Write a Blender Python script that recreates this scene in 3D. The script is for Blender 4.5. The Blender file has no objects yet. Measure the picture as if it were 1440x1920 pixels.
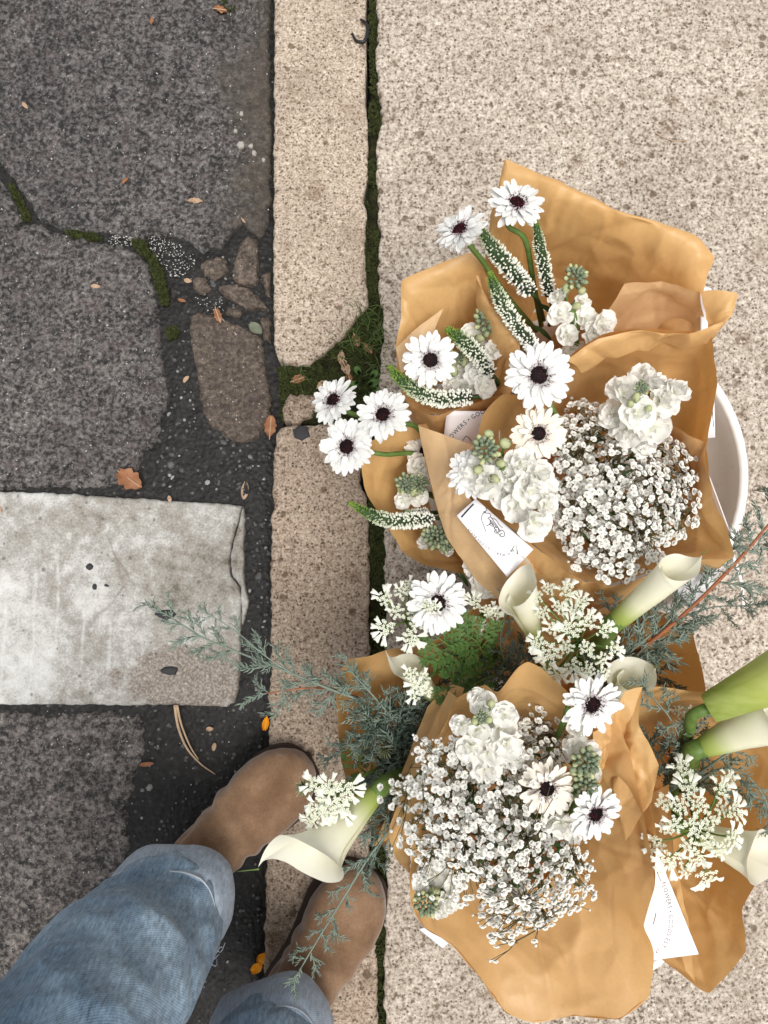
import bpy, math, random
import numpy as np
from mathutils import Vector, Matrix, noise
from mathutils.geometry import delaunay_2d_cdt
random.seed(7); np.random.seed(7)
S = bpy.context.scene
R = math.radians
COL = S.collection
# ---------------------------------------------------------------- camera
CAM_H, TILT, F = 1.085, math.atan(0.105), 1444.0
cd = bpy.data.cameras.new('camera'); cam = bpy.data.objects.new('camera', cd); COL.objects.link(cam)
cam.location = (0, 0, CAM_H); cam.rotation_euler = (TILT, 0, 0)
cd.sensor_fit = 'HORIZONTAL'; cd.sensor_width = 36; cd.lens = 36 * F / 1440
cd.clip_start = 0.01; cd.clip_end = 500
S.camera = cam
# ---------------------------------------------------------------- overcast daylight
SUN_EL, SUN_AZ = R(72), R(155)
w = bpy.data.worlds.new('World'); S.world = w; w.use_nodes = True
wn = w.node_tree.nodes; wl = w.node_tree.links
bg = wn['Background']
sky = wn.new('ShaderNodeTexSky'); sky.sky_type = 'NISHITA'; sky.sun_disc = False
sky.sun_elevation = SUN_EL; sky.sun_rotation = SUN_AZ; sky.dust_density = 4.0; sky.air_density = 1.0
hs = wn.new('ShaderNodeHueSaturation'); hs.inputs['Saturation'].default_value = 0.05
wl.new(sky.outputs[0], hs.inputs['Color']); wl.new(hs.outputs[0], bg.inputs[0])
bg.inputs[1].default_value = 0.12
sd = bpy.data.lights.new('sun', 'SUN'); sd.energy = 1.65; sd.angle = R(26); sd.color = (1, 0.95, 0.88)
sun = bpy.data.objects.new('sun', sd); COL.objects.link(sun)
sdir = Vector((math.sin(SUN_AZ) * math.cos(SUN_EL), math.cos(SUN_AZ) * math.cos(SUN_EL), math.sin(SUN_EL)))
sun.rotation_euler = sdir.to_track_quat('Z', 'Y').to_euler(); sun.location = sdir * 6
S.view_settings.view_transform = 'Standard'; S.view_settings.look = 'None'
S.view_settings.gamma = 1; S.view_settings.use_curve_mapping = False
S.view_settings.exposure = 0.47
S.render.engine = 'CYCLES'
S.cycles.max_bounces = 8; S.cycles.transmission_bounces = 4

# ---------------------------------------------------------------- camera geometry: photo pixel + height -> place
_c, _s = math.cos(TILT), math.sin(TILT)
def ray(px, py):
    x = (px - 720) / F; y = -(py - 960) / F
    return Vector((x, y * _c + _s, y * _s - _c))
def P(px, py, z):
    d = ray(px, py); t = (CAM_H - z) / -d.z
    return Vector((d.x * t, d.y * t, z))
def SC(n, px, py, z):
    "metres spanned by n photo pixels at this place"
    d = ray(px, py); return n * ((CAM_H - z) / -d.z) / F
def rnd(a, b): return random.uniform(a, b)
def nz(p, s=1.0): return noise.noise(Vector(p) * s)
def fbm(p, s=1.0, o=3):
    v = Vector(p) * s; t = 0; a = 1.0
    for i in range(o): t += a * noise.noise(v); v = v * 2.03 + Vector((7.1, 3.3, 1.7)); a *= .5
    return t
# ---------------------------------------------------------------- object helpers
def tag(o, label=None, cat=None, group=None, kind=None):
    if label: o['label'] = label
    if cat: o['category'] = cat
    if group: o['group'] = group
    if kind: o['kind'] = kind
    return o
def root(name, loc, label, cat, group=None):
    o = bpy.data.objects.new(name, None); COL.objects.link(o); o.location = loc
    o.empty_display_size = .02
    return tag(o, label, cat, group)
def wpos(o):
    v = Vector(o.location)
    while o.parent: o = o.parent; v = v + Vector(o.location)
    return v
class MB:
    "collects pieces, links them as one mesh object"
    def __init__(s): s.v = []; s.f = []; s.t = []
    def add(s, v, f, t=None):
        b = len(s.v); s.v += [tuple(p) for p in v]; s.f += [tuple(i + b for i in q) for q in f]
        if t is None: t = [0.0] * len(v)
        elif isinstance(t, (int, float)): t = [float(t)] * len(v)
        s.t += list(t)
        return s
    def tube(s, pts, r, n=6, t=None, cap=True):
        pts = [Vector(p) for p in pts]; m = len(pts)
        if isinstance(r, (int, float)): r = [r] * m
        v = []; f = []; tt = []
        up = None
        for i, p in enumerate(pts):
            d = (pts[min(i + 1, m - 1)] - pts[max(i - 1, 0)])
            d = d.normalized() if d.length > 1e-9 else Vector((0, 0, 1))
            if up is None: up = d.orthogonal().normalized()
            up = (up - d * up.dot(d)); up = up.normalized() if up.length > 1e-6 else d.orthogonal().normalized()
            q = d.cross(up)
            for k in range(n):
                a = 2 * math.pi * k / n
                v.append(p + (up * math.cos(a) + q * math.sin(a)) * r[i])
                tt.append(t[i] if isinstance(t, (list, tuple)) else (t or 0.0))
        for i in range(m - 1):
            for k in range(n):
                f.append((i * n + k, i * n + (k + 1) % n, (i + 1) * n + (k + 1) % n, (i + 1) * n + k))
        if cap:
            f.append(tuple(range(n))[::-1]); f.append(tuple((m - 1) * n + k for k in range(n)))
        return s.add(v, f, tt)
    def ell(s, c, ax, ay, az, n=6, m=4, t=0.0):
        "ellipsoid with half axes given as vectors"
        v = [c - az]; f = []
        for i in range(1, m):
            th = math.pi * i / m
            for k in range(n):
                a = 2 * math.pi * k / n
                v.append(c - az * math.cos(th) + (ax * math.cos(a) + ay * math.sin(a)) * math.sin(th))
        v.append(c + az); L = len(v) - 1
        for k in range(n):
            f.append((0, 1 + (k + 1) % n, 1 + k)); f.append((L, 1 + (m - 2) * n + k, 1 + (m - 2) * n + (k + 1) % n))
        for i in range(m - 2):
            for k in range(n):
                f.append((1 + i * n + k, 1 + i * n + (k + 1) % n, 1 + (i + 1) * n + (k + 1) % n, 1 + (i + 1) * n + k))
        return s.add(v, f, t)
    def mesh(s, name, mat, smooth=True, off=None):
        me = bpy.data.meshes.new(name)
        vv = s.v if off is None else [(x - off[0], y - off[1], z - off[2]) for x, y, z in s.v]
        me.from_pydata(vv, [], s.f)
        if any(s.t):
            a = me.attributes.new('t', 'FLOAT', 'POINT'); a.data.foreach_set('value', s.t)
        me.materials.append(mat)
        if smooth: me.polygons.foreach_set('use_smooth', [True] * len(me.polygons))
        me.update(); return me
    def build(s, name, mat, parent=None, smooth=True, at=None):
        "vertices are in world space; object sits at 'at' (or the parent's place)"
        base = Vector(at) if at is not None else (wpos(parent) if parent else Vector((0, 0, 0)))
        o = bpy.data.objects.new(name, s.mesh(name, mat, smooth, base)); COL.objects.link(o)
        if parent: o.parent = parent; o.location = base - wpos(parent)
        else: o.location = base
        return o
def inst(name, me, mtx, parent):
    "an object sharing mesh data, placed by a world matrix under a thing"
    o = bpy.data.objects.new(name, me); COL.objects.link(o); o.parent = parent
    m = mtx.copy(); m.translation = m.translation - wpos(parent); o.matrix_basis = m
    return o
def frame(c, n, twist=0.0, s=1.0):
    "world matrix: local z along n, origin c, scale s"
    n = Vector(n).normalized(); q = n.to_track_quat('Z', 'Y')
    return Matrix.Translation(c) @ q.to_matrix().to_4x4() @ Matrix.Rotation(twist, 4, 'Z') @ Matrix.Scale(s, 4)
def crv(pts, n=16):
    "smooth curve through points"
    pts = [Vector(p) for p in pts]
    if len(pts) == 2: return [pts[0].lerp(pts[1], i / n) for i in range(n + 1)]
    out = []
    m = len(pts) - 1
    for i in range(n + 1):
        u = i / n * m; k = min(int(u), m - 1); t = u - k
        p1, p2 = pts[k], pts[k + 1]; p0 = pts[k - 1] if k else p1 * 2 - p2; p3 = pts[k + 2] if k + 2 <= m else p2 * 2 - p1
        out.append(.5 * ((2 * p1) + (p2 - p0) * t + (2 * p0 - 5 * p1 + 4 * p2 - p3) * t * t + (3 * p1 - p0 - 3 * p2 + p3) * t ** 3))
    return out
def PX(l): return [P(*p) for p in l]
# ---------------------------------------------------------------- material helpers
class Mat:
    def __init__(s, name):
        s.m = bpy.data.materials.new(name); s.m.use_nodes = True; s.nt = s.m.node_tree; s.n = s.nt.nodes
        s.n.clear(); s.out = s.n.new('ShaderNodeOutputMaterial'); s.tc = s.n.new('ShaderNodeTexCoord')
        s.vec = s.tc.outputs['Object']
    def set(s, sock, val):
        if val is None: return
        if isinstance(val, bpy.types.NodeSocket): s.nt.links.new(val, sock)
        elif isinstance(val, tuple) and len(val) == 3 and sock.type == 'RGBA': sock.default_value = (*val, 1)
        else: sock.default_value = val
    def noise(s, sc, det=3, ro=.55, vec=None, dist=0.0, col=False):
        n = s.n.new('ShaderNodeTexNoise'); s.set(n.inputs['Vector'], vec or s.vec); n.inputs['Scale'].default_value = sc
        n.inputs['Detail'].default_value = det; n.inputs['Roughness'].default_value = ro; n.inputs['Distortion'].default_value = dist
        return n.outputs['Color' if col else 0]
    def vor(s, sc, feat='F1', out='Distance', vec=None, rand=1.0):
        n = s.n.new('ShaderNodeTexVoronoi'); n.feature = feat; s.set(n.inputs['Vector'], vec or s.vec)
        n.inputs['Scale'].default_value = sc; n.inputs['Randomness'].default_value = rand
        return n.outputs[out]
    def ramp(s, fac, stops, interp='LINEAR'):
        n = s.n.new('ShaderNodeValToRGB'); r = n.color_ramp; r.interpolation = interp
        while len(r.elements) < len(stops): r.elements.new(.5)
        for e, (p, c) in zip(r.elements, stops):
            e.position = p; e.color = (*c, 1) if isinstance(c, tuple) else (c, c, c, 1)
        s.set(n.inputs[0], fac); return n.outputs[0]
    def mix(s, fac, a, b, mode='MIX'):
        n = s.n.new('ShaderNodeMix'); n.data_type = 'RGBA'; n.blend_type = mode
        s.set(n.inputs[0], fac); s.set(n.inputs[6], a); s.set(n.inputs[7], b); return n.outputs[2]
    def math(s, op, a, b=None, clamp=False):
        n = s.n.new('ShaderNodeMath'); n.operation = op; n.use_clamp = clamp
        s.set(n.inputs[0], a); s.set(n.inputs[1], b); return n.outputs[0]
    def sep(s, c):
        n = s.n.new('ShaderNodeSeparateColor'); s.set(n.inputs[0], c); return n.outputs
    def xyz(s, v=None):
        n = s.n.new('ShaderNodeSeparateXYZ'); s.set(n.inputs[0], v or s.vec); return n.outputs
    def map(s, scale=(1, 1, 1), rot=(0, 0, 0), vec=None):
        n = s.n.new('ShaderNodeMapping'); s.set(n.inputs[0], vec or s.vec); n.inputs['Scale'].default_value = scale
        n.inputs['Rotation'].default_value = rot; return n.outputs[0]
    def attr(s, name='t'):
        n = s.n.new('ShaderNodeAttribute'); n.attribute_name = name; return n.outputs['Fac']
    def rand(s):
        return s.n.new('ShaderNodeObjectInfo').outputs['Random']
    def bump(s, h, st=.5, dist=.002, nrm=None):
        n = s.n.new('ShaderNodeBump'); n.inputs['Strength'].default_value = st; n.inputs['Distance'].default_value = dist
        s.set(n.inputs['Height'], h); s.set(n.inputs['Normal'], nrm); return n.outputs[0]
    def pbr(s, col, rough=.8, nrm=None, spec=.3, **kw):
        b = s.n.new('ShaderNodeBsdfPrincipled'); s.set(b.inputs['Base Color'], col); s.set(b.inputs['Roughness'], rough)
        b.inputs['Specular IOR Level'].default_value = spec; s.set(b.inputs['Normal'], nrm)
        for k, v in kw.items(): s.set(b.inputs[k.replace('_', ' ')], v)
        s.nt.links.new(b.outputs[0], s.out.inputs[0]); s.b = b; return s.m
    def thin(s, col, tr=.3, rough=.6, nrm=None, spec=.25, tcol=None):
        "a leaf, petal or paper: part of the light passes through"
        s.pbr(col, rough, nrm, spec)
        t = s.n.new('ShaderNodeBsdfTranslucent'); s.set(t.inputs[0], tcol if tcol is not None else col); s.set(t.inputs['Normal'], nrm)
        x = s.n.new('ShaderNodeMixShader'); x.inputs[0].default_value = tr
        s.nt.links.new(s.b.outputs[0], x.inputs[1]); s.nt.links.new(t.outputs[0], x.inputs[2])
        s.nt.links.new(x.outputs[0], s.out.inputs[0]); return s.m
M = {}
# aggregate concrete of kerb and pavement
def concrete(name, tint, blot, grain=330):
    m = Mat(name)
    wv0 = m.mix(.002, m.vec, m.noise(200, 2, col=True), 'ADD')
    a = m.noise(grain, 3, .75); b = m.noise(grain * .45, 3, .6)
    f = m.math('ADD', m.math('MULTIPLY', a, .62), m.math('MULTIPLY', b, .38))
    c = m.ramp(f, [(.33, (.065, .05, .04)), (.41, (.18, .145, .118)), (.465, (.345, .30, .258)), (.53, (.47, .425, .378)), (.60, (.58, .54, .495)), (.70, (.73, .70, .665))])
    # dark mineral specks and pale chips, each of its own size
    for sc_, lim, pr, col, st in ((210, .34, .72, (.055, .042, .035), .8), (120, .26, .80, (.10, .07, .05), .7), (170, .30, .80, (.72, .69, .65), .6)):
        d = m.vor(sc_, vec=wv0); k = m.sep(m.vor(sc_, out='Color', vec=wv0))
        r_ = m.math('MULTIPLY', k[0], lim)
        on = m.math('MULTIPLY', m.ramp(m.math('SUBTRACT', d, r_), [(.0, 1.0), (.12, 0.0)]), m.math('GREATER_THAN', k[1], pr - .12))
        c = m.mix(m.math('MULTIPLY', on, st), c, col)
    n1 = m.noise(6, 5, .62)
    c = m.mix(1.0, c, m.ramp(n1, [(.3, (.80, .78, .76)), (.7, (1.12, 1.11, 1.10))]), 'MULTIPLY')
    # brown pits and stains
    wv = m.mix(.014, m.vec, m.noise(70, 4, col=True), 'ADD')
    dv = m.vor(21, vec=wv); cv = m.sep(m.vor(21, out='Color', vec=wv))
    spot = m.math('MULTIPLY', m.ramp(m.math('MULTIPLY', dv, m.math('ADD', .8, m.math('MULTIPLY', cv[0], 1.6))), [(.10, 1.0), (.34, 0.0)]), m.math('GREATER_THAN', cv[1], .40))
    spot = m.math('MULTIPLY', spot, m.ramp(m.noise(190, 3, .7), [(.38, .05), (.58, 1.0)]))
    c = m.mix(m.math('MULTIPLY', spot, blot), c, (.15, .10, .062))
    # larger faint stains and small dark pits in loose clusters
    st_ = m.ramp(m.noise(13, 5, .7), [(.54, 0.0), (.70, .50)]); c = m.mix(st_, c, (.20, .155, .115))
    pv = m.mix(.006, m.vec, m.noise(160, 3, col=True), 'ADD'); pd = m.vor(52, vec=pv); pk = m.sep(m.vor(52, out='Color', vec=pv))
    pit = m.math('MULTIPLY', m.ramp(m.math('SUBTRACT', pd, m.math('MULTIPLY', pk[0], .26)), [(.0, 1.0), (.10, 0.0)]), m.math('GREATER_THAN', m.math('ADD', pk[1], m.math('MULTIPLY', m.noise(9, 3), .9)), 1.02))
    c = m.mix(m.math('MULTIPLY', pit, .72), c, (.105, .072, .046)); spot = m.math('ADD', spot, pit)
    c = m.mix(1.0, c, tint, 'MULTIPLY')
    h = m.math('ADD', m.math('MULTIPLY', f, 1.0), m.math('MULTIPLY', m.noise(520, 2), .5))
    h = m.math('SUBTRACT', h, m.math('MULTIPLY', spot, .5))
    return m.pbr(c, .9, m.bump(h, .7, .002), .2)
M['pavement'] = concrete('pavement_concrete', (1.03, 1.005, .97), .9, 245)
M['kerb'] = concrete('kerb_concrete', (1.00, .935, .855), .9, 320)
M['kerb_low'] = concrete('worn_kerb_concrete', (.77, .69, .615), .85, 320)
def darkstone(name, lo, hi, bias, mud=0.0, wet=0.0):
    m = Mat(name)
    a = m.noise(150, 5, .74, dist=.3); b = m.noise(45, 4, .6)
    f = m.math('ADD', m.math('MULTIPLY', a, .80), m.math('MULTIPLY', b, .20))
    mid = tuple(p * .45 + q * .55 for p, q in zip(lo, hi))
    c = m.ramp(f, [(bias - .085, lo), (bias - .03, tuple(p * .78 + q * .22 for p, q in zip(lo, hi))), (bias + .015, mid), (bias + .09, hi), (bias + .17, tuple(q * 1.6 for q in hi))])
    n = m.noise(5.5, 4)
    c = m.mix(1.0, c, m.ramp(n, [(.3, (.74, .73, .75)), (.7, (1.16, 1.13, 1.10))]), 'MULTIPLY')
    c = m.mix(m.math('MULTIPLY', m.math('GREATER_THAN', m.noise(34, 3), .60), .22), c, (.12, .085, .085))
    # rounded dark aggregate
    wv = m.mix(.014, m.vec, m.noise(110, 4, .7, col=True), 'ADD')
    d = m.vor(95, vec=wv); k = m.sep(m.vor(95, out='Color', vec=wv))
    on = m.math('MULTIPLY', m.ramp(m.math('SUBTRACT', d, m.math('MULTIPLY', k[0], .42)), [(.0, 1.0), (.14, 0.0)]), m.math('GREATER_THAN', k[1], .55))
    c = m.mix(m.math('MULTIPLY', on, .38), c, tuple(p * .8 for p in lo))
    if mud:
        x = m.xyz()[0]
        k = m.math('ADD', m.math('MULTIPLY', m.math('ADD', x, .275), 9.0), m.math('MULTIPLY', m.math('SUBTRACT', m.noise(14, 4), .5), 1.9))
        k = m.ramp(k, [(.15, 0.0), (.75, 1.0)])
        mc = m.ramp(m.noise(80, 6, .7), [(.3, (.024, .019, .015)), (.5, (.075, .060, .047)), (.72, (.15, .128, .105))])
        c = m.mix(m.math('MULTIPLY', k, mud), c, mc)
    sp = m.vor(260, vec=wv); sc_ = m.sep(m.vor(260, out='Color', vec=wv))
    k = m.math('MULTIPLY', m.math('LESS_THAN', sp, .26), m.math('GREATER_THAN', sc_[2], .965))
    c = m.mix(k, c, (.55, .54, .52))
    h = m.math('ADD', m.math('MULTIPLY', f, 1.6), m.math('MULTIPLY', m.noise(300, 3), .5))
    return m.pbr(c, m.ramp(f, [(.3, .5 - wet * .2), (.7, .8 - wet * .2)]), m.bump(h, .8, .004), .4)
M['slab'] = darkstone('dark_stone', (.012, .0113, .0113), (.180, .169, .164), .505, mud=.85)
M['slab_b'] = darkstone('dark_stone_speckled', (.012, .0113, .011), (.186, .174, .166), .50)
M['slab_c'] = darkstone('grey_worn_stone', (.017, .0155, .0148), (.225, .206, .193), .50)
M['mudstone'] = darkstone('muddy_cobble', (.05, .038, .030), (.16, .128, .102), .49, wet=.3)
def bitumen():
    m = Mat('bitumen')
    a = m.noise(120, 4, .65); v = m.vor(150); cv = m.sep(m.vor(150, out='Color'))
    c = m.ramp(a, [(.35, (.006, .0055, .0055)), (.58, (.016, .015, .0145)), (.74, (.045, .042, .040))])
    k = m.math('MULTIPLY', m.math('LESS_THAN', v, .33), m.math('GREATER_THAN', cv[1], .90))
    c = m.mix(m.math('MULTIPLY', k, .7), c, m.mix(cv[0], (.035, .035, .035), (.17, .165, .16)))
    h = m.math('ADD', m.math('MULTIPLY', a, 1.0), m.math('MULTIPLY', m.math('SUBTRACT', 1.0, v), .8))
    return m.pbr(c, .6, m.bump(h, .7, .0026), .3)
M['bitumen'] = bitumen()
def paintblock():
    m = Mat('worn_white_paint')
    wv = m.mix(.03, m.vec, m.noise(11, 5, .6, col=True), 'ADD')
    big = m.noise(8, 6, .68); x, y, z = m.xyz()
    gr = m.math('MULTIPLY', m.math('ADD', x, .335), .95)
    sp_ = m.noise(300, 3, .8); s2 = m.noise(60, 5, .7)
    big = m.math('ADD', m.math('MULTIPLY', big, 1.7), -.30)
    k2 = m.math('ADD', m.math('ADD', m.math('ADD', big, gr), m.math('MULTIPLY', m.math('SUBTRACT', sp_, .5), .85)), m.math('MULTIPLY', m.math('SUBTRACT', s2, .5), 1.0))
    c = m.ramp(k2, [(.05, (.62, .62, .605)), (.34, (.49, .485, .468)), (.50, (.36, .35, .328)), (.72, (.26, .24, .21)), (.95, (.13, .11, .09))])
    px = m.math('MULTIPLY', m.math('ADD', x, .275), 8.0); py_ = m.math('MULTIPLY', m.math('ADD', y, .125), 17.0)
    rr = m.math('ADD', m.math('ADD', m.math('MULTIPLY', px, px), m.math('MULTIPLY', py_, py_)), m.math('MULTIPLY', m.math('SUBTRACT', m.noise(20, 6, .7), .5), 2.6))
    bare = m.ramp(rr, [(.55, 1.0), (.80, 0.0)])
    bc = m.ramp(m.noise(260, 4, .8), [(.33, (.07, .055, .043)), (.5, (.22, .185, .155)), (.66, (.46, .42, .38))])
    c = m.mix(m.math('MULTIPLY', bare, .85), c, bc)
    # paint ridges left by the brush, running down the picture at the left
    rid = None; wob = m.math('MULTIPLY', m.math('SUBTRACT', m.noise(18, 3), .5), .012)
    for xi, yi, yl in ((-.503, -.05, .10), (-.470, -.02, .085), (-.432, -.06, .05), (-.392, -.075, .04), (-.545, -.08, .07)):
        a_ = m.ramp(m.math('ABSOLUTE', m.math('SUBTRACT', m.math('ADD', x, wob), xi)), [(.0, 1.0), (.0035, 0.0)])
        b_ = m.ramp(m.math('ABSOLUTE', m.math('SUBTRACT', y, yi)), [(yl * .7, 1.0), (yl, 0.0)])
        q_ = m.math('MULTIPLY', m.math('MULTIPLY', a_, b_), m.ramp(m.noise(70, 3), [(.35, .2), (.6, 1.0)])); rid = q_ if rid is None else m.math('MAXIMUM', rid, q_)
    pd = m.vor(120); pc = m.sep(m.vor(120, out='Color'))
    pit = m.math('MULTIPLY', m.ramp(m.math('SUBTRACT', pd, m.math('MULTIPLY', pc[1], .3)), [(0, 1.0), (.1, 0.0)]), m.math('GREATER_THAN', pc[0], .90))
    c = m.mix(m.math('MULTIPLY', pit, .6), c, (.09, .08, .07))
    cr = m.vor(3.1, 'DISTANCE_TO_EDGE', vec=wv)
    crk = m.math('MULTIPLY', m.ramp(cr, [(.002, 1.0), (.007, 0.0)]), m.ramp(m.noise(6, 4), [(.45, 0.0), (.60, .4)]))
    c = m.mix(crk, c, (.13, .10, .08))
    h = m.math('SUBTRACT', m.math('ADD', m.math('ADD', m.math('MULTIPLY', sp_, .8), m.math('MULTIPLY', s2, 1.0)), m.math('MULTIPLY', bare, -1.0)), m.math('MULTIPLY', crk, 1.5))
    h = m.math('ADD', h, m.math('MULTIPLY', rid, 1.6))
    c = m.mix(m.math('MULTIPLY', rid, .45), c, (.80, .80, .79))
    return m.pbr(c, .75, m.bump(h, .6, .0026), .3)
M['painted'] = paintblock()
m = Mat('moss'); a = m.noise(140, 3)
M['moss'] = m.pbr(m.ramp(a, [(.3, (.012, .017, .005)), (.55, (.040, .060, .011)), (.75, (.075, .105, .02))]), .95, m.bump(m.noise(420, 3), .9, .003), .1)
m = Mat('moss_soil'); a = m.noise(60, 4)
M['soil'] = m.pbr(m.ramp(a, [(.35, (.010, .010, .006)), (.55, (.026, .027, .011)), (.75, (.060, .050, .030))]), .95, m.bump(m.noise(300, 3), .9, .004), .1)
m = Mat('moss_tuft'); M['tuft'] = m.thin(m.mix(m.attr(), (.018, .023, .006), (.080, .096, .026)), .2, .8)
m = Mat('grass_blade'); M['grass'] = m.thin(m.mix(m.attr(), (.055, .10, .025), (.13, .18, .06)), .3, .6)
m = Mat('pebble'); M['pebble'] = m.pbr(m.mix(m.attr(), (.06, .06, .06), (.34, .33, .32)), .6, None, .4)
m = Mat('grit'); M['grit'] = m.pbr((.52, .51, .49), .5, None, .5)
def plain(name, col, rough=.6, spec=.3, var=.0, **kw):
    m = Mat(name); c = col
    if var: c = m.mix(m.noise(90, 3), tuple(x * (1 - var) for x in col), tuple(min(1, x * (1 + var)) for x in col))
    return m.pbr(c, rough, None, spec, **kw)
def leafmat(name, a, b, tr=.3, rough=.55, sc=120):
    m = Mat(name); n = m.noise(sc, 3); c = m.mix(m.ramp(n, [(.3, 0.0), (.7, 1.0)]), a, b)
    return m.thin(c, tr, rough, m.bump(n, .2, .001))
# kraft tissue
def kraft(name, a, b):
    m = Mat(name); n = m.noise(9, 4); f = m.noise(900, 2); fb = m.noise(260, 4, .7)
    c = m.mix(m.ramp(n, [(.3, 0.0), (.7, 1.0)]), a, b)
    c = m.mix(1.0, c, m.ramp(fb, [(.3, .95), (.7, 1.03)]), 'MULTIPLY')
    wr = m.noise(26, 5, .6, dist=1.2)
    ce = m.vor(17, 'DISTANCE_TO_EDGE', vec=m.mix(.09, m.vec, m.noise(8, 3, col=True), 'ADD')); ce = m.ramp(ce, [(.0, 0.0), (.10, 1.0)])
    h = m.math('ADD', m.math('ADD', m.math('MULTIPLY', wr, .22), m.math('MULTIPLY', ce, .22)), m.math('MULTIPLY', f, .05))
    return m.thin(c, .30, .40, m.bump(h, .28, .004), .40, m.mix(1.0, c, (1.0, .74, .42), 'MULTIPLY'))
M['kraft'] = kraft('kraft_paper', (.69, .425, .175), (.75, .485, .22))
M['kraft_pale'] = kraft('kraft_paper_outside', (.72, .49, .255), (.77, .535, .30))
# petals and leaves
def petal(name, white, tint, tr=.16):
    m = Mat(name); t = m.attr(); c = m.mix(t, white, tint)
    v = m.rand(); c = m.mix(1.0, c, m.mix(v, (.95, .95, .94), (1.0, 1.0, 1.0)), 'MULTIPLY')
    return m.thin(c, tr, .55, m.bump(m.noise(400, 2), .12, .0006), .25)
M['petal'] = petal('white_petal', (.83, .83, .82), (.66, .63, .61), .2)
M['petal_cream'] = petal('cream_petal', (.88, .82, .73), (.80, .72, .60))
M['stockpetal'] = petal('white_stock_petal', (.96, .95, .91), (.72, .76, .50), .32)
M['gyp'] = petal('baby_breath_petal', (.97, .96, .93), (.42, .42, .33), .25)
M['lace'] = petal('lace_petal', (.90, .92, .83), (.60, .68, .32), .22)
m = Mat('calla_spathe'); t = m.attr()
M['calla'] = m.thin(m.ramp(t, [(0, (.30, .40, .07)), (.14, (.47, .55, .17)), (.36, (.80, .79, .58)), (1, (.88, .86, .74))]), .3, .42, m.bump(m.noise(120, 3, vec=m.map((1, 1, .2))), .1, .001), .35)
m = Mat('green_calla_spathe'); t = m.attr(); n = m.noise(40, 3, vec=m.map((1, 3, 1)))
M['calla_green'] = m.thin(m.mix(m.ramp(n, [(.35, 0.0), (.65, .45)]), m.ramp(t, [(0, (.22, .29, .04)), (.4, (.44, .50, .12)), (1, (.66, .68, .36))]), (.55, .62, .22)), .3, .42)
M['spadix'] = plain('yellow_spadix', (.70, .52, .12), .6)
m = Mat('gerbera_eye'); M['eye'] = m.pbr(m.mix(m.attr(), (.012, .004, .006), (.10, .012, .014)), .6, None, .2)
m = Mat('gerbera_eye_red'); M['eye_red'] = m.pbr(m.mix(m.attr(), (.022, .004, .006), (.20, .010, .018)), .6, None, .2)
m = Mat('gerbera_floret'); M['floret'] = m.pbr(m.mix(m.attr(), (.66, .57, .60), (.045, .02, .025)), .6, None, .2)
M['stem'] = leafmat('flower_stem', (.085, .15, .03), (.15, .23, .06), .1, .5)
M['stem_dark'] = leafmat('dark_stem', (.022, .045, .014), (.05, .085, .028), .1, .5)
M['leaf'] = leafmat('green_leaf', (.028, .060, .016), (.055, .105, .03), .25, .5)
m = Mat('bud_green'); M['bud'] = m.thin(m.mix(m.attr(), (.19, .245, .165), (.60, .62, .33)), .2, .6)
m = Mat('veronica_bud'); M['verbud'] = m.pbr(m.ramp(m.attr(), [(0, (.19, .30, .045)), (.10, (.13, .21, .06)), (.20, (.42, .48, .30)), (.45, (.74, .76, .64)), (1, (.86, .86, .80))]), .6, None, .25)
m = Mat('veronica_core'); M['vercore'] = m.pbr(m.ramp(m.attr(), [(0, (.17, .27, .04)), (.14, (.040, .075, .025)), (1, (.020, .034, .018))]), .7, None, .2)
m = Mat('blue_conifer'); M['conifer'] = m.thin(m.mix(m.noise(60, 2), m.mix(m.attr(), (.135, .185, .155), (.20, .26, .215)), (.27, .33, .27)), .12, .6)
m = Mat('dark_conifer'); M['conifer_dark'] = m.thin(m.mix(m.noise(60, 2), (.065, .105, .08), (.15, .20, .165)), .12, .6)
M['redstem'] = plain('red_brown_twig', (.30, .105, .045), .6, .3, .4)
M['gypstem'] = plain('thin_brown_green_stem', (.13, .11, .05), .6, .3, .3)
M['feather'] = leafmat('feathery_leaf', (.065, .14, .03), (.12, .22, .06), .3, .5)
# things
m = Mat('white_plastic'); n = m.noise(40, 4)
sm = m.math('GREATER_THAN', m.noise(230, 3), .66)
M['plastic'] = m.pbr(m.mix(m.math('MULTIPLY', sm, .25), m.mix(n, (.80, .78, .75), (.86, .845, .82)), (.50, .44, .38)), .38, m.bump(n, .1, .002), .4)
M['card'] = plain('white_card', (.85, .83, .87), .6, .2)
M['ink'] = plain('black_ink', (.02, .02, .025), .6, .2)
m = Mat('brown_suede'); a = m.noise(16, 5, .6); f = m.noise(420, 3)
c = m.ramp(a, [(.3, (.125, .068, .036)), (.5, (.215, .127, .073)), (.7, (.31, .195, .120))])
c = m.mix(1.0, c, m.ramp(f, [(.3, .85), (.7, 1.1)]), 'MULTIPLY')
wr = m.noise(13, 4, .6, dist=1.4)
M['suede'] = m.pbr(c, .92, m.bump(m.math('ADD', m.math('MULTIPLY', wr, 1.2), m.math('MULTIPLY', f, .09)), .45, .006), .15, Sheen_Weight=.35, Sheen_Roughness=.5)
M['sole'] = plain('dark_sole', (.045, .028, .02), .7, .3, .3)
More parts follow.
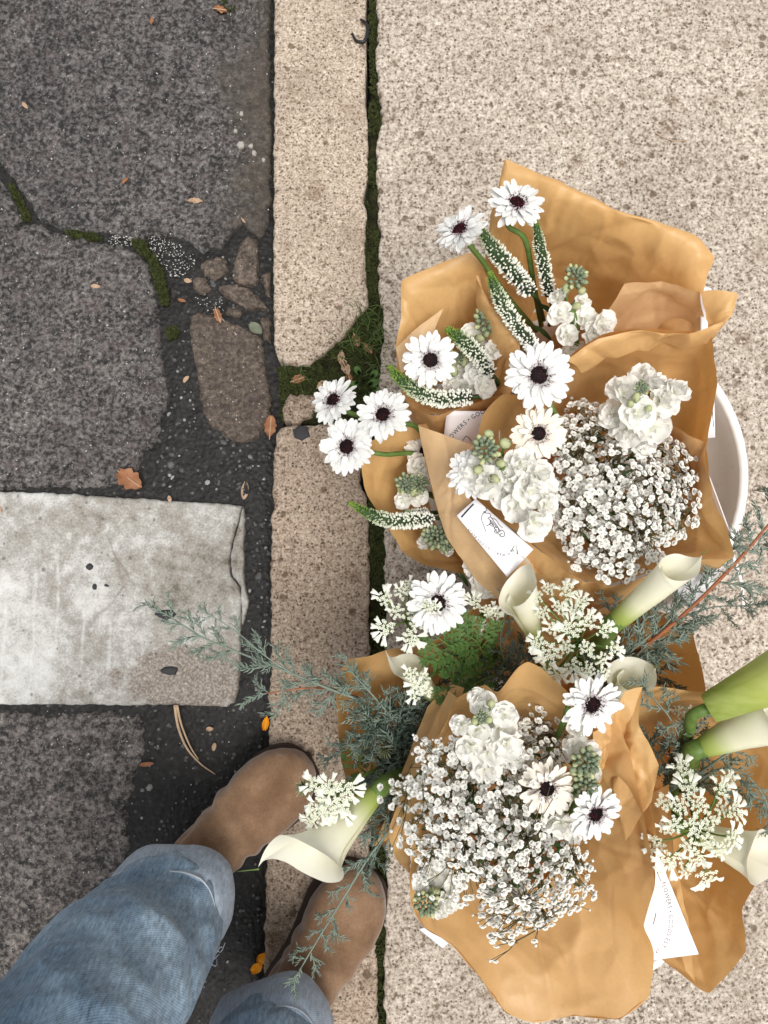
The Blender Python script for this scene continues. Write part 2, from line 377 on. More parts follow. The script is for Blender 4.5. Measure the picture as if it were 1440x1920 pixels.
def denim(name, a, b, amp):
    m = Mat(name)
    n = m.noise(11, 5, .65); st = m.noise(430, 3, .75, vec=m.map((1, .35, .2), (.3, .5, .8))); s2 = m.noise(95, 5, .75); s3 = m.noise(500, 2)
    c = m.mix(m.ramp(n, [(.32, 0.0), (.66, 1.0)]), a, b)
    tw = m.math('SINE', m.math('MULTIPLY', m.math('ADD', m.attr(), m.math('MULTIPLY', m.noise(60, 2), .0016)), 6.2832 / .0023))
    tw = m.math('ADD', m.math('MULTIPLY', tw, .5), .5)
    k = m.math('ADD', m.math('MULTIPLY', tw, .11), m.math('ADD', m.math('MULTIPLY', st, .62), m.math('MULTIPLY', s2, .42)))
    c = m.mix(1.0, c, m.ramp(k, [(.38, 1 - amp), (.90, 1 + amp)]), 'MULTIPLY')
    return m.pbr(c, .9, m.bump(m.math('ADD', m.math('MULTIPLY', s3, .6), m.math('MULTIPLY', st, 1.2)), .3, .0012), .12, Sheen_Weight=.15)
M['denim'] = denim('blue_denim', (.105, .185, .29), (.35, .475, .60), .62)
M['denim_in'] = denim('denim_inside', (.30, .37, .47), (.42, .495, .59), .45)
M['thread'] = plain('pale_thread', (.45, .50, .56), .9)
M['dryleaf'] = leafmat('dry_leaf', (.30, .125, .06), (.46, .235, .13), .25, .7, 60)
M['dryleaf_pale'] = leafmat('pale_dry_leaf', (.48, .32, .21), (.60, .44, .32), .25, .7, 60)
M['straw'] = plain('dry_straw', (.46, .33, .22), .7, .2, .25)
M['orange'] = plain('orange_petal', (.85, .34, .01), .5, .3, .1)
M['black'] = plain('black_plastic', (.012, .012, .013), .45, .4)
M['tar'] = plain('tar_spot', (.035, .035, .037), .7, .3, .3)
M['chip'] = plain('pale_stone_chip', (.34, .32, .29), .8, .2, .3)
M['greenleaf'] = leafmat('fallen_green_leaf', (.15, .17, .12), (.22, .235, .17), .25, .55)
m = Mat('clear_tape'); M['tape'] = m.pbr((.9, .85, .78), .15, None, .6, Alpha=.35)
# ================================================================ SETTING
ZR, ZK = -0.034, 0.0          # road slab tops, kerb and pavement tops
def as_w(p, z):
    return Vector((p[1], p[2], z)) if p[0] == 'w' else P(p[0], p[1], z)
def slab_mesh(poly, z, thick, spacing=.012, rnd_=.005, rough=.001, edge=.0018, estep=.006, tilt=(0, 0), fs=30):
    pts = [as_w(p, z) for p in poly]
    ring = []
    n = len(pts)
    for i in range(n):
        a, b = pts[i], pts[(i + 1) % n]; L = (b - a).length; k = max(1, min(400, int(L / estep)))
        d = (b - a).normalized(); nr = Vector((d.y, -d.x, 0))
        for j in range(k):
            p = a.lerp(b, j / k); ring.append(p + nr * (edge * (fbm(p, 45, 2) + 1.2 * fbm(p + Vector((5, 5, 5)), 160, 2))))
    A = np.array([(p.x, p.y) for p in ring]); B = np.roll(A, -1, 0)
    if np.sum(A[:, 0] * B[:, 1] - B[:, 0] * A[:, 1]) < 0: A = A[::-1].copy(); B = np.roll(A, -1, 0)
    mn, mx = A.min(0), A.max(0)
    gx, gy = np.meshgrid(np.arange(mn[0], mx[0], spacing), np.arange(mn[1], mx[1], spacing))
    G = np.stack([gx.ravel(), gy.ravel()], 1) + np.random.uniform(-.3, .3, (gx.size, 2)) * spacing
    # two inset rings for the worn edge
    tang = B - np.roll(A, 1, 0); tang /= np.linalg.norm(tang, axis=1)[:, None] + 1e-9
    inn = np.stack([-tang[:, 1], tang[:, 0]], 1)
    for q in (.3, 1.0): G = np.concatenate([G, A + inn * rnd_ * q])
    def dist(Q):
        out = np.empty(len(Q)); ins = np.zeros(len(Q), bool)
        E = B - A; EL = (E ** 2).sum(1) + 1e-12
        for s in range(0, len(Q), 2000):
            q = Q[s:s + 2000, None, :]
            t = np.clip(((q - A) * E).sum(2) / EL, 0, 1)
            out[s:s + 2000] = np.sqrt((((A + E * t[..., None]) - q) ** 2).sum(2)).min(1)
            c = ((A[:, 1] > q[..., 1]) != (B[:, 1] > q[..., 1]))
            with np.errstate(divide='ignore', invalid='ignore'):
                xi = A[:, 0] + (q[..., 1] - A[:, 1]) * E[:, 0] / E[:, 1]
            ins[s:s + 2000] = ((c & (q[..., 0] < xi)).sum(1) % 2) == 1
        return out, ins
    d, ins = dist(G); keep = ins & (d > rnd_ * .22); G = G[keep]
    V2 = [Vector(p) for p in np.concatenate([A, G])]; nb = len(A)
    ov, oe, of, _, _, _ = delaunay_2d_cdt(V2, [], [list(range(nb))], 1, 1e-7)
    Q = np.array([(p.x, p.y) for p in ov]); d, _ = dist(Q)
    v = []
    for (x, y), dd in zip(Q, d):
        k = max(0.0, 1 - dd / rnd_); h = -rnd_ * (1 - math.sqrt(max(0, 1 - k * k)))
        h += rough * fbm((x, y, 0), fs, 3) * (1 - k)
        v.append((x, y, z + h + x * tilt[0] + y * tilt[1]))
    f = [tuple(q) for q in of]
    f = [q if (Vector(ov[q[1]] - ov[q[0]]).cross(Vector(ov[q[2]] - ov[q[0]])) > 0) else q[::-1] for q in f]
    b = len(v)
    for i in range(nb): v.append((v[i][0], v[i][1], z - thick))
    for i in range(nb): f.append((i, b + i, b + (i + 1) % nb, (i + 1) % nb))
    return v, f
def slab(name, poly, z, thick, mat, parent=None, **kw):
    v, f = slab_mesh(poly, z, thick, **kw); mb = MB(); mb.add(v, f)
    o = mb.build(name, mat, parent)
    return o
def inpoly(x, y, poly):
    c = False; j = len(poly) - 1
    for i in range(len(poly)):
        if (poly[i][1] > y) != (poly[j][1] > y) and x < (poly[j][0] - poly[i][0]) * (y - poly[i][1]) / (poly[j][1] - poly[i][1]) + poly[i][0]: c = not c
        j = i
    return c
def sample(poly, n, mind=0):
    xs = [p[0] for p in poly]; ys = [p[1] for p in poly]; out = []; tr = 0
    while len(out) < n and tr < n * 60:
        tr += 1; x, y = rnd(min(xs), max(xs)), rnd(min(ys), max(ys))
        if inpoly(x, y, poly) and (not mind or all((x - a) ** 2 + (y - b) ** 2 > mind * mind for a, b in out)): out.append((x, y))
    return out
# wide ground sheet under everything
mb = MB(); mb.add([(-60, -60, -.075), (60, -60, -.075), (60, 60, -.075), (-60, 60, -.075)], [(0, 1, 2, 3)])
tag(mb.build('ground', M['bitumen']), kind='structure')
# road: bitumen bed, with the gutter dropping towards the kerb
mb = MB(); x0, x1, y0, y1 = -1.6, -.150, -1.5, 1.6; st = .0105
nx, ny = int((x1 - x0) / st), int((y1 - y0) / st); v = []; f = []
for j in range(ny + 1):
    for i in range(nx + 1):
        x = x0 + (x1 - x0) * i / nx; y = y0 + (y1 - y0) * j / ny
        g = max(0, 1 - abs(x + .158) / .035); yy = (y + .05)
        h = -.0400 - .009 * g * g * (1 if y < .30 else .3) + .0032 * fbm((x, y, 0), 38, 3) + .0016 * nz((x, y, 3), 120)
        v.append((x, y, h))
for j in range(ny):
    for i in range(nx):
        a = j * (nx + 1) + i; f.append((a, a + 1, a + nx + 2, a + nx + 1))
mb.add(v, f); road = tag(mb.build('road', M['bitumen']), kind='structure')
slab('paving_slab', [(-900, -500), (520, -500), (508, -200), (506, 60), (508, 260), (505, 400), (498, 438), (484, 446), (468, 432), (452, 414), (438, 428), (412, 464), (378, 472), (352, 450), (330, 444), (290, 440), (250, 446), (190, 436), (110, 426), (68, 408), (48, 370), (22, 330), (-5, 300), (-900, 210)],
     ZR + .002, .05, M['slab'], road, rnd_=.006, rough=.0026, edge=.003, spacing=.02)
slab('paving_slab', [(-900, 250), (-12, 322), (10, 345), (34, 388), (42, 412), (20, 422), (-900, 430)], ZR, .05, M['slab_b'], road, rnd_=.008, rough=.002)
slab('paving_slab', [(-900, 436), (30, 424), (66, 416), (92, 432), (140, 444), (196, 456), (250, 466), (276, 494), (292, 560), (302, 620), (304, 680), (312, 740), (298, 810), (262, 860), (240, 900), (205, 916), (-900, 912)],
     ZR, .05, M['slab_b'], road, rnd_=.007, rough=.0026, edge=.004)
slab('paving_slab', [(-900, 1333), (258, 1336), (272, 1372), (262, 1420), (242, 1500), (236, 1620), (240, 1720), (262, 1850), (280, 2000), (270, 2400), (-900, 2400)],
     ZR - .002, .05, M['slab_c'], road, rnd_=.007, rough=.0026, edge=.006)
wb = slab('painted_block', [(-900, 914), (0, 921), (130, 926), (200, 931), (350, 940), (430, 944), (452, 948), (446, 975), (433, 1020), (428, 1050), (432, 1080), (447, 1100), (451, 1130), (449, 1172), (449, 1240), (446, 1290), (438, 1318), (424, 1327), (330, 1322), (250, 1324), (100, 1321), (0, 1322), (-900, 1322)],
     ZR + .004, .05, M['painted'], road, rnd_=.0045, rough=.0018, edge=.0016, fs=16)
slab('stone_fragment', [(455, 949), (458, 975), (456, 1060), (458, 1100), (465, 1128), (461, 1150), (453, 1172), (452, 1130), (450, 1099), (435, 1078), (431, 1050), (436, 1021), (448, 978)], ZR + .003, .05, M['painted'], road, rnd_=.003, rough=.001, edge=.001, spacing=.006, estep=.004)
wb['label'] = 'stone block covered in worn white road paint'
for poly in ([(352, 590), (372, 580), (400, 590), (440, 604), (488, 628), (498, 690), (508, 745), (505, 790), (482, 818), (456, 832), (425, 822), (398, 800), (376, 768), (368, 700), (356, 640)],
             [(446, 452), (462, 440), (482, 446), (486, 500), (482, 530), (452, 534), (434, 520)],
             [(376, 494), (404, 478), (424, 482), (422, 508), (402, 524), (382, 516)],
             [(408, 534), (446, 530), (486, 552), (502, 578), (462, 578), (424, 558)],
             [(489, 512), (506, 506), (508, 556), (494, 550)],
             [(360, 514), (388, 520), (396, 542), (378, 550), (360, 538)],
             [(486, 596), (506, 588), (508, 640), (494, 634)],
             [(424, 572), (452, 580), (446, 594), (420, 588)]):
    big = len(poly) > 10
    slab('cobble', poly, ZR + (.0005 if big else .0025), .03, M['mudstone'], road, rnd_=.007 if big else .006, rough=.0015, edge=.0025, spacing=.008, estep=.004)
# kerb stones
kerb = root('kerb', (0, 0, 0), None, None); kerb['kind'] = 'structure'
slab('kerb_stone', [(515, -700), (514, 0), (514, 200), (512, 430), (513, 600), (515, 660), (522, 672), (545, 682), (578, 684), (600, 666), (622, 646), (644, 630), (662, 604), (690, 572), (689, 535), (683, 492), (686, 430), (689, 400), (683, 372), (688, 330), (690, 250), (684, 160), (688, 100), (686, 40), (690, -700)],
     ZK, .075, M['kerb'], kerb, rnd_=.0045, rough=.0012, edge=.0017)
slab('kerb_stone', [(526, 802), (552, 796), (590, 797), (640, 790), (690, 796), (692, 860), (676, 880), (672, 905), (686, 925), (692, 960), (690, 1000), (694, 1060), (690, 1130), (693, 1240), (690, 1350), (694, 1500), (696, 1650), (703, 1740), (708, 1850), (712, 2400), (484, 2400), (495, 1800), (500, 1600), (504, 1400), (507, 1200), (509, 1000), (513, 850), (518, 815)],
     ZK, .075, M['kerb_low'], kerb, rnd_=.005, rough=.0014, edge=.0024)
slab('kerb_fragment', [(528, 762), (544, 738), (572, 734), (596, 742), (598, 764), (580, 782), (548, 794), (530, 788)], ZK - .004, .05, M['kerb_low'], kerb, rnd_=.008, rough=.004, edge=.004, spacing=.006, estep=.004)
# pavement
slab('pavement', [(703, -900), (706, 0), (709, 70), (705, 120), (716, 228), (711, 250), (705, 300), (711, 420), (713, 440), (707, 520), (711, 560), (721, 584), (716, 640), (711, 720), (712, 820), (721, 940), (723, 1090), (725, 1240), (721, 1400), (723, 1560), (725, 1700), (719, 1800), (723, 1900), (725, 2500), ('w', 4, -2.2), ('w', 4, 3.0)],
     ZK + .001, .075, M['pavement'], None, rnd_=.004, rough=.0012, edge=.0032, spacing=.035)['kind'] = 'structure'
# moss and soil in the joints
soil = MB(); tufts = MB()
def mosspatch(poly, z, dens, h=.005, bump=.004, soilmat=True):
    v, f = slab_mesh([(x, y) for x, y in poly], z, .03, spacing=.006, rnd_=.004, rough=bump, edge=.001, estep=.006, fs=60)
    soil.add(v, f)
    for x, y in sample(poly, dens):
        p = P(x, y, z + bump * .4); g = rnd(0, 1)
        if fbm(p, 22, 2) < -.35: continue
        for k in range(3):
            a = rnd(0, 6.28); d = Vector((math.cos(a), math.sin(a), 0)); s = rnd(.5, 1.2) * h
            q = Vector((-d.y, d.x, 0)) * s * .3; tip = p + d * s * .8 + Vector((0, 0, s * rnd(.3, 1)))
            tufts.add([p - q, p + q, tip], [(0, 1, 2)], [g * .5, g * .5, g])
mosspatch([(691, -60), (692, 60), (694, 160), (690, 260), (690, 340), (686, 420), (684, 500), (690, 560), (720, 584), (713, 500), (713, 420), (709, 310), (717, 228), (711, 110), (708, -60)], ZK - .011, 1700)
mosspatch([(690, 340), (684, 390), (684, 420), (688, 440), (690, 470), (694, 440), (690, 400)], ZK - .003, 60, .003, .001)
mosspatch([(522, 690), (580, 684), (604, 664), (646, 628), (664, 602), (692, 570), (722, 582), (716, 640), (711, 720), (712, 800), (640, 792), (600, 800), (528, 790)], ZK - .016, 2600, .007, .008)
mosspatch([(684, 880), (692, 960), (692, 1060), (690, 1130), (693, 1240), (692, 1340), (722, 1340), (724, 1240), (722, 1090), (720, 940), (712, 850)], ZK - .009, 1700, .005, .003)
mosspatch([(692, 1340), (694, 1500), (697, 1650), (703, 1740), (708, 1850), (710, 1990), (724, 1990), (721, 1800), (724, 1700), (722, 1560), (720, 1400)], ZK - .012, 900)
mosspatch([(690, 1640), (697, 1700), (702, 1790), (718, 1810), (722, 1700), (716, 1640)], ZK - .006, 500)
# moss between the road slabs
mosspatch([(16, 342), (30, 352), (52, 392), (60, 412), (44, 418), (38, 396), (24, 366)], ZR - .006, 260, .005, .003)
mosspatch([(124, 432), (150, 432), (188, 442), (192, 452), (160, 452), (128, 444)], ZR - .004, 260, .005, .003)
mosspatch([(246, 450), (272, 452), (286, 476), (304, 500), (314, 540), (318, 572), (306, 576), (294, 540), (280, 498), (256, 468)], ZR - .001, 620, .005, .004)
mosspatch([(312, 616), (334, 612), (336, 632), (316, 640)], ZR - .004, 120, .005, .003)
mosspatch([(404, -20), (450, -20), (440, 20), (410, 28)], ZR + .001, 120, .004, .003)
o = soil.build('moss_bed', M['soil']); tag(o, kind='structure')
tag(tufts.build('moss', M['tuft'], smooth=False), 'short green moss growing in the joints of the kerb and slabs', 'moss', kind='stuff')
# ================================================================ BUCKETS
def bucket(px, py, zr, rpx, label, handle=None):
    c = P(px, py, zr); r = SC(rpx, px, py, zr)
    t = root('bucket', (c.x, c.y, .002), label, 'bucket', 'white flower buckets')
    prof = [(0, .002), (r * .74, .002), (r * .76, .006), (r * .955, zr - .03), (r * .965, zr - .028), (r * .97, zr - .012), (r * .992, zr - .010), (r * 1.0, zr - .004), (r * .995, zr), (r * .955, zr + .0005), (r * .945, zr - .004), (r * .94, zr - .03), (r * .745, .012), (0, .010)]
    mb = MB(); n = 72; v = []; f = []
    for q, z in prof:
        for k in range(n):
            a = 2 * math.pi * k / n; v.append((c.x + q * math.cos(a), c.y + q * math.sin(a), z + .002))
    for i in range(len(prof) - 1):
        for k in range(n): f.append((i * n + k, i * n + (k + 1) % n, (i + 1) * n + (k + 1) % n, (i + 1) * n + k))
    mb.add(v, f); mb.build('body', M['plastic'], t)
    if handle:
        h = MB(); h.tube(crv(PX(handle), 24), .0022, 8); h.build('handle', M['plastic'], t)
        for q in (handle[0],):
            e = MB(); e.ell(P(*q), Vector((.010, 0, 0)), Vector((0, .010, 0)), Vector((0, 0, .010)), 10, 6); e.build('handle_lug', M['plastic'], t)
    return t, c, r
bk1, C1, R1 = bucket(1100, 880, .205, 303, 'white plastic bucket whose open rim shows right of the upper bouquets', [(1366, 1024, .195), (1384, 1070, .17), (1391, 1105, .155), (1394, 1142, .14)])
bk2, C2, R2 = bucket(1058, 1555, .150, 296, 'white plastic bucket mostly hidden under the lower bouquets beside the boot')

# ================================================================ KRAFT PAPER WRAPS
def resamp(A, n, sm):
    m = len(A) - 1; out = []
    for i in range(n + 1):
        u = i / n * m; k = min(int(u), m - 1); t = u - k
        lin = A[k].lerp(A[k + 1], t)
        p1, p2 = A[k], A[k + 1]; p0 = A[k - 1] if k else p1 * 2 - p2; p3 = A[k + 2] if k + 2 <= m else p2 * 2 - p1
        cr = .5 * ((2 * p1) + (p2 - p0) * t + (2 * p0 - 5 * p1 + 4 * p2 - p3) * t * t + (3 * p1 - p0 - 3 * p2 + p3) * t ** 3)
        out.append(lin.lerp(cr, sm))
    return out
def sheet(parent, outer, inner, bulge=0.0, fold=.006, seed=0, sm=.3, per=20, nv=54, mat='kraft', mid=None, crease=.5, edgeamp=.0015, name='paper_sheet'):
    "one sheet of tissue between an outer and an inner edge (same number of points), optional middle row"
    A = PX(outer); B = PX(inner); n = min(420, per * (len(A) - 1)); per = n / (len(A) - 1)
    rows = [A, PX(mid), B] if mid else [A, B]
    rs = [resamp(r_, n, sm) for r_ in rows]
    so = Vector((seed * 3.7, seed * 1.9, seed * 5.3)); rg = random.Random(seed * 31 + 5); allp = [p for r_ in rs for p in r_]
    lines = []
    for kq in range(25):
        a = rg.choice(allp).lerp(rg.choice(allp), rg.random()); an = rg.uniform(0, 3.14); lines.append((a, Vector((math.cos(an), math.sin(an), 0)), rg.uniform(.004, .016) if kq < 19 else rg.uniform(.003, .006), rg.choice((-1, 1)) * rg.uniform(.15, .75), rg.uniform(.03, .10)))
    g = []
    for j in range(nv + 1):
        t = j / nv; row = []
        for i in range(n + 1):
            if mid:
                a, b_, c_ = rs[0][i], rs[1][i], rs[2][i]
                p = a.lerp(b_, t * 2) * (1 - t) + b_.lerp(c_, t * 2 - 1) * t if False else (a * ((1 - t) * (1 - 2 * t)) + b_ * (4 * t * (1 - t)) + c_ * (t * (2 * t - 1)))
            else: p = rs[0][i].lerp(rs[1][i], t)
            row.append(p + Vector((0, 0, bulge * math.sin(math.pi * t))))
        g.append(row)
    v = []
    for j in range(nv + 1):
        for i in range(n + 1):
            p = g[j][i]; t = j / nv
            du = g[j][min(i + 1, n)] - g[j][max(i - 1, 0)]; dv = g[min(j + 1, nv)][i] - g[max(j - 1, 0)][i]
            nr = du.cross(dv); nr = nr.normalized() if nr.length > 1e-12 else Vector((0, 0, 1))
            u = i / per
            # creases: long soft ridges, and sharp tissue crumples
            q = p + so
            a = nz(q, 9) * .9
            cr = (abs(nz(q, 15)) * 1.5 + abs(nz(q + Vector((3, 9, 2)), 34)) * .35) * crease * 1.3
            rad = math.sin(u * 2.1 + seed + 1.4 * nz(q, 6)) * .5 * (1 - .5 * t)
            for la, ld, lw, lh, ll in lines:
                e = p - la; s_ = abs(e.x * ld.y - e.y * ld.x + .006 * nz(q, 20)); al = (e.x * ld.x + e.y * ld.y) / ll
                if s_ < lw and abs(al) < 2.2: cr += lh * crease * (1 - s_ / lw) * math.exp(-al * al)
            ed_ = .45 + .55 * min(1, t / .2)
            v.append(p + nr * fold * .72 * ed_ * (a * .6 + cr - .45 * crease + rad * .8) + Vector((nz(q, 40), nz(q + Vector((4, 4, 4)), 40), 0)) * edgeamp)
    f = []
    for j in range(nv):
        for i in range(n):
            k = j * (n + 1) + i; f.append((k, k + 1, k + n + 2, k + n + 1))
    mb = MB(); mb.add(v, f); return mb.build(name, M[mat], parent)
def cone(parent, ring, bottom, rb=.03, seed=0, z=None):
    "the wrap's lower body running down to the tied stems in the bucket"
    B = PX(ring); B.append(B[0]); b = Vector(bottom); n = 10 * (len(B) - 1); rr = resamp(B, n, .8); nv = 14; v = []; f = []
    cen = sum(B[:-1], Vector()) / (len(B) - 1)
    for j in range(nv + 1):
        t = j / nv
        for i in range(n + 1):
            p = rr[i]; d = (p - cen); d.z = 0; d = d.normalized() if d.length > 1e-6 else Vector((1, 0, 0))
            e = b + d * rb; q = p.lerp(e, t)
            v.append(q + d * (.004 * math.sin(i * .9 + seed) * t * (1 - t) * 3 + .004 * nz(q, 25)))
    for j in range(nv):
        for i in range(n):
            k = j * (n + 1) + i; f.append((k, k + 1, k + n + 2, k + n + 1))
    mb = MB(); mb.add(v, f); return mb.build('paper_cone', M['kraft'], parent)
def wrap(px, py, z, label):
    return root('paper_wrap', P(px, py, z), label, 'paper wrap', 'kraft paper bouquet wraps')
B1 = (C1.x, C1.y, .03); B2 = (C2.x, C2.y, .03)
def bb(B, dx, dy): return (B[0] + dx, B[1] + dy, B[2])

# A: the tallest wrap, leaning away at the top
A = wrap(1050, 620, .24, 'tall brown kraft wrap with a pointed corner, topmost of the bouquets')
sheet(A, [(898, 560, .33), (910, 470, .365), (930, 380, .39), (946, 296, .41), (1040, 336, .415), (1135, 384, .415), (1230, 414, .41), (1300, 440, .41), (1338, 480, .405), (1328, 520, .395), (1310, 580, .37), (1290, 650, .33)],
      [(985, 650, .22), (985, 615, .21), (990, 590, .20), (1005, 580, .20), (1030, 580, .20), (1060, 585, .20), (1090, 590, .20), (1115, 600, .20), (1130, 610, .20), (1140, 625, .21), (1145, 640, .22), (1145, 670, .24)],
      fold=.0075, seed=1, mid=[(930, 590, .305), (935, 530, .325), (950, 470, .345), (970, 420, .368), (1040, 430, .372), (1110, 450, .372), (1170, 475, .368), (1215, 500, .365), (1240, 530, .36), (1240, 560, .35), (1230, 600, .335), (1215, 650, .315)], crease=.7)
sheet(A, [(1060, 640, .30), (1120, 610, .34), (1172, 532, .392), (1240, 527, .40), (1312, 546, .41)],
      [(1075, 690, .26), (1140, 660, .29), (1180, 640, .31), (1250, 640, .32), (1330, 640, .33)], fold=.004, seed=2, mat='kraft_pale', sm=.25, crease=.8)
cone(A, [(985, 650, .22), (990, 590, .20), (1060, 585, .20), (1130, 610, .20), (1145, 670, .24), (1060, 690, .20)], bb(B1, .0, .07), .025, 1)
# B: left back wrap
Bw = wrap(870, 690, .22, 'kraft wrap with a folded back left flap, holding two green tipped spikes')
sheet(Bw, [(745, 700, .30), (741, 650, .33), (752, 600, .335), (753, 528, .35), (830, 492, .36), (895, 470, .365), (905, 500, .36), (930, 570, .35), (960, 640, .34)],
      [(850, 720, .21), (850, 705, .20), (855, 690, .20), (862, 675, .20), (880, 665, .20), (900, 660, .20), (915, 665, .21), (925, 680, .21), (930, 700, .22)], fold=.006, seed=4, crease=.8,
      mid=[(790, 715, .275), (790, 680, .29), (800, 645, .30), (808, 605, .315), (850, 578, .32), (890, 565, .32), (905, 580, .315), (925, 615, .305), (945, 670, .295)])
sheet(Bw, [(741, 650, .337), (790, 608, .350), (832, 578, .356)], [(752, 700, .333), (790, 672, .338), (806, 640, .346)], fold=.003, seed=5, mat='kraft_pale', sm=.4, name='folded_flap')
sheet(Bw, [(895, 520, .372), (915, 560, .37), (948, 605, .365), (974, 645, .36), (975, 690, .35), (958, 738, .335), (930, 770, .31)],
      [(893, 528, .365), (900, 580, .355), (912, 630, .34), (925, 670, .32), (928, 700, .31), (920, 740, .295), (905, 770, .28)], fold=.005, seed=6, bulge=.008, crease=.7)
sheet(Bw, [(742, 690, .305), (752, 735, .305), (775, 768, .31), (820, 778, .32), (870, 766, .325), (925, 742, .33), (958, 735, .33)],
      [(800, 700, .25), (808, 715, .25), (820, 730, .25), (840, 738, .25), (865, 738, .25), (890, 730, .25), (915, 715, .25)], fold=.005, seed=7)
sheet(Bw, [(752, 735, .304), (775, 766, .309), (820, 776, .319), (870, 764, .324), (925, 741, .329), (958, 736, .329)],
      [(775, 790, .23), (790, 815, .23), (830, 850, .23), (875, 845, .24), (925, 810, .25), (960, 780, .26)], fold=.005, seed=8)
cone(Bw, [(850, 720, .21), (855, 690, .20), (880, 665, .20), (925, 680, .21), (930, 700, .22), (890, 740, .22)], bb(B1, -.06, .03), .022, 2)
# D: far left wrap whose flowers spill over the kerb
D = wrap(830, 960, .20, 'kraft wrap reaching furthest left over the mossy joint, three daisies spilling out')
sheet(D, [(905, 830, .24), (840, 800, .275), (780, 796, .29), (735, 808, .29), (692, 830, .285), (676, 878, .28), (690, 930, .275), (722, 978, .27), (738, 1008, .265), (752, 1034, .26), (795, 1058, .26), (865, 1076, .26), (905, 1100, .25)],
      [(905, 900, .20), (890, 890, .19), (870, 890, .185), (850, 895, .18), (838, 905, .18), (830, 920, .18), (828, 935, .18), (830, 950, .18), (836, 965, .18), (845, 980, .18), (860, 1000, .18), (880, 1020, .19), (905, 1040, .20)],
      fold=.006, seed=9, crease=.6, mid=[(905, 862, .225), (865, 845, .24), (820, 845, .25), (785, 855, .25), (755, 870, .245), (745, 905, .24), (752, 940, .235), (775, 970, .23), (788, 995, .23), (800, 1015, .225), (830, 1035, .225), (872, 1050, .225), (905, 1070, .225)])
cone(D, [(905, 900, .20), (870, 890, .185), (830, 920, .18), (836, 965, .18), (860, 1000, .18), (905, 1040, .20)], bb(B1, -.07, -.03), .022, 3)
# C: large right wrap full of baby's breath
Cw = wrap(1150, 900, .22, 'wide kraft wrap packed with baby\'s breath in the upper bucket')
sheet(Cw, [(888, 838, .355), (906, 778, .37), (945, 738, .375), (1000, 742, .37), (1062, 672, .385), (1130, 632, .40), (1220, 616, .405), (1332, 628, .40), (1340, 720, .385), (1326, 850, .365), (1342, 940, .355), (1377, 1044, .345), (1280, 1054, .335), (1150, 1096, .335), (1085, 1082, .335), (988, 1010, .34), (902, 952, .345), (848, 882, .35), (888, 838, .355)],
      [(985, 890, .24), (990, 870, .24), (1000, 840, .24), (1020, 820, .24), (1050, 800, .24), (1090, 790, .24), (1140, 790, .24), (1190, 810, .24), (1225, 850, .24), (1240, 900, .24), (1240, 940, .24), (1225, 980, .24), (1195, 1005, .24), (1150, 1015, .24), (1110, 1005, .24), (1060, 980, .24), (1020, 950, .24), (995, 920, .24), (985, 890, .24)],
      fold=.0075, seed=10, sm=.45, crease=.7, mid=[(930, 860, .295), (940, 820, .30), (970, 785, .30), (1010, 770, .295), (1060, 725, .305), (1115, 700, .31), (1185, 700, .315), (1268, 722, .315), (1288, 790, .31), (1285, 880, .30), (1290, 945, .30), (1298, 1005, .295), (1238, 1030, .29), (1150, 1055, .29), (1098, 1042, .29), (1025, 995, .29), (955, 945, .29), (915, 900, .295), (930, 860, .295)])
# back rim fold lying over the big wrap behind
sheet(Cw, [(1060, 676, .388), (1120, 635, .405), (1200, 618, .41), (1290, 626, .412), (1368, 600, .415), (1382, 554, .42)],
      [(1090, 700, .37), (1140, 672, .38), (1210, 655, .385), (1290, 655, .385), (1338, 640, .392), (1312, 546, .412)], fold=.006, seed=11, sm=.4, bulge=.006, crease=.8)
# turned in corner on the right
sheet(Cw, [(1238, 786, .352), (1262, 800, .356), (1290, 815, .36), (1322, 832, .362), (1328, 900, .358)], [(1245, 800, .30), (1265, 840, .30), (1285, 880, .30), (1300, 920, .30), (1318, 960, .31)], fold=.004, seed=12, mat='kraft', sm=.3)
# tall left flap seen from outside
sheet(Cw, [(784, 797, .335), (800, 870, .325), (818, 945, .315), (842, 1010, .305), (885, 1075, .295), (940, 1130, .285), (962, 1172, .275)],
      [(890, 838, .350), (850, 874, .348), (856, 900, .346), (905, 958, .34), (950, 1000, .335), (990, 1046, .325), (1004, 1070, .315)], fold=.0045, seed=13, sm=.5, mat='kraft_pale', bulge=.004, crease=.6)
sheet(Cw, [(784, 797, .335), (800, 870, .325), (818, 945, .315), (842, 1010, .305), (885, 1075, .295), (940, 1130, .285), (962, 1172, .275)],
      [(860, 860, .20), (868, 900, .20), (880, 950, .20), (900, 1000, .20), (940, 1045, .20), (980, 1085, .20), (1000, 1110, .20)], fold=.004, seed=14, sm=.5)
# front outside wall in shade below the rim
sheet(Cw, [(985, 1010, .337), (1030, 1042, .334), (1085, 1082, .332), (1150, 1096, .332), (1280, 1054, .332), (1377, 1044, .343)],
      [(960, 1178, .25), (1000, 1185, .22), (1060, 1160, .22), (1140, 1150, .22), (1215, 1125, .23), (1290, 1100, .25)], fold=.007, seed=15, sm=.6, crease=.8)
sheet(Cw, [(948, 1030, .315), (985, 1040, .322), (1010, 1075, .318), (1030, 1095, .31)], [(938, 1185, .23), (960, 1195, .23), (985, 1190, .225), (1005, 1185, .22)], fold=.006, seed=16, crease=.9)
cone(Cw, [(985, 890, .24), (1020, 820, .24), (1090, 790, .24), (1190, 810, .24), (1240, 900, .24), (1225, 980, .24), (1150, 1015, .24), (1060, 980, .24)], bb(B1, .03, -.01), .03, 4)
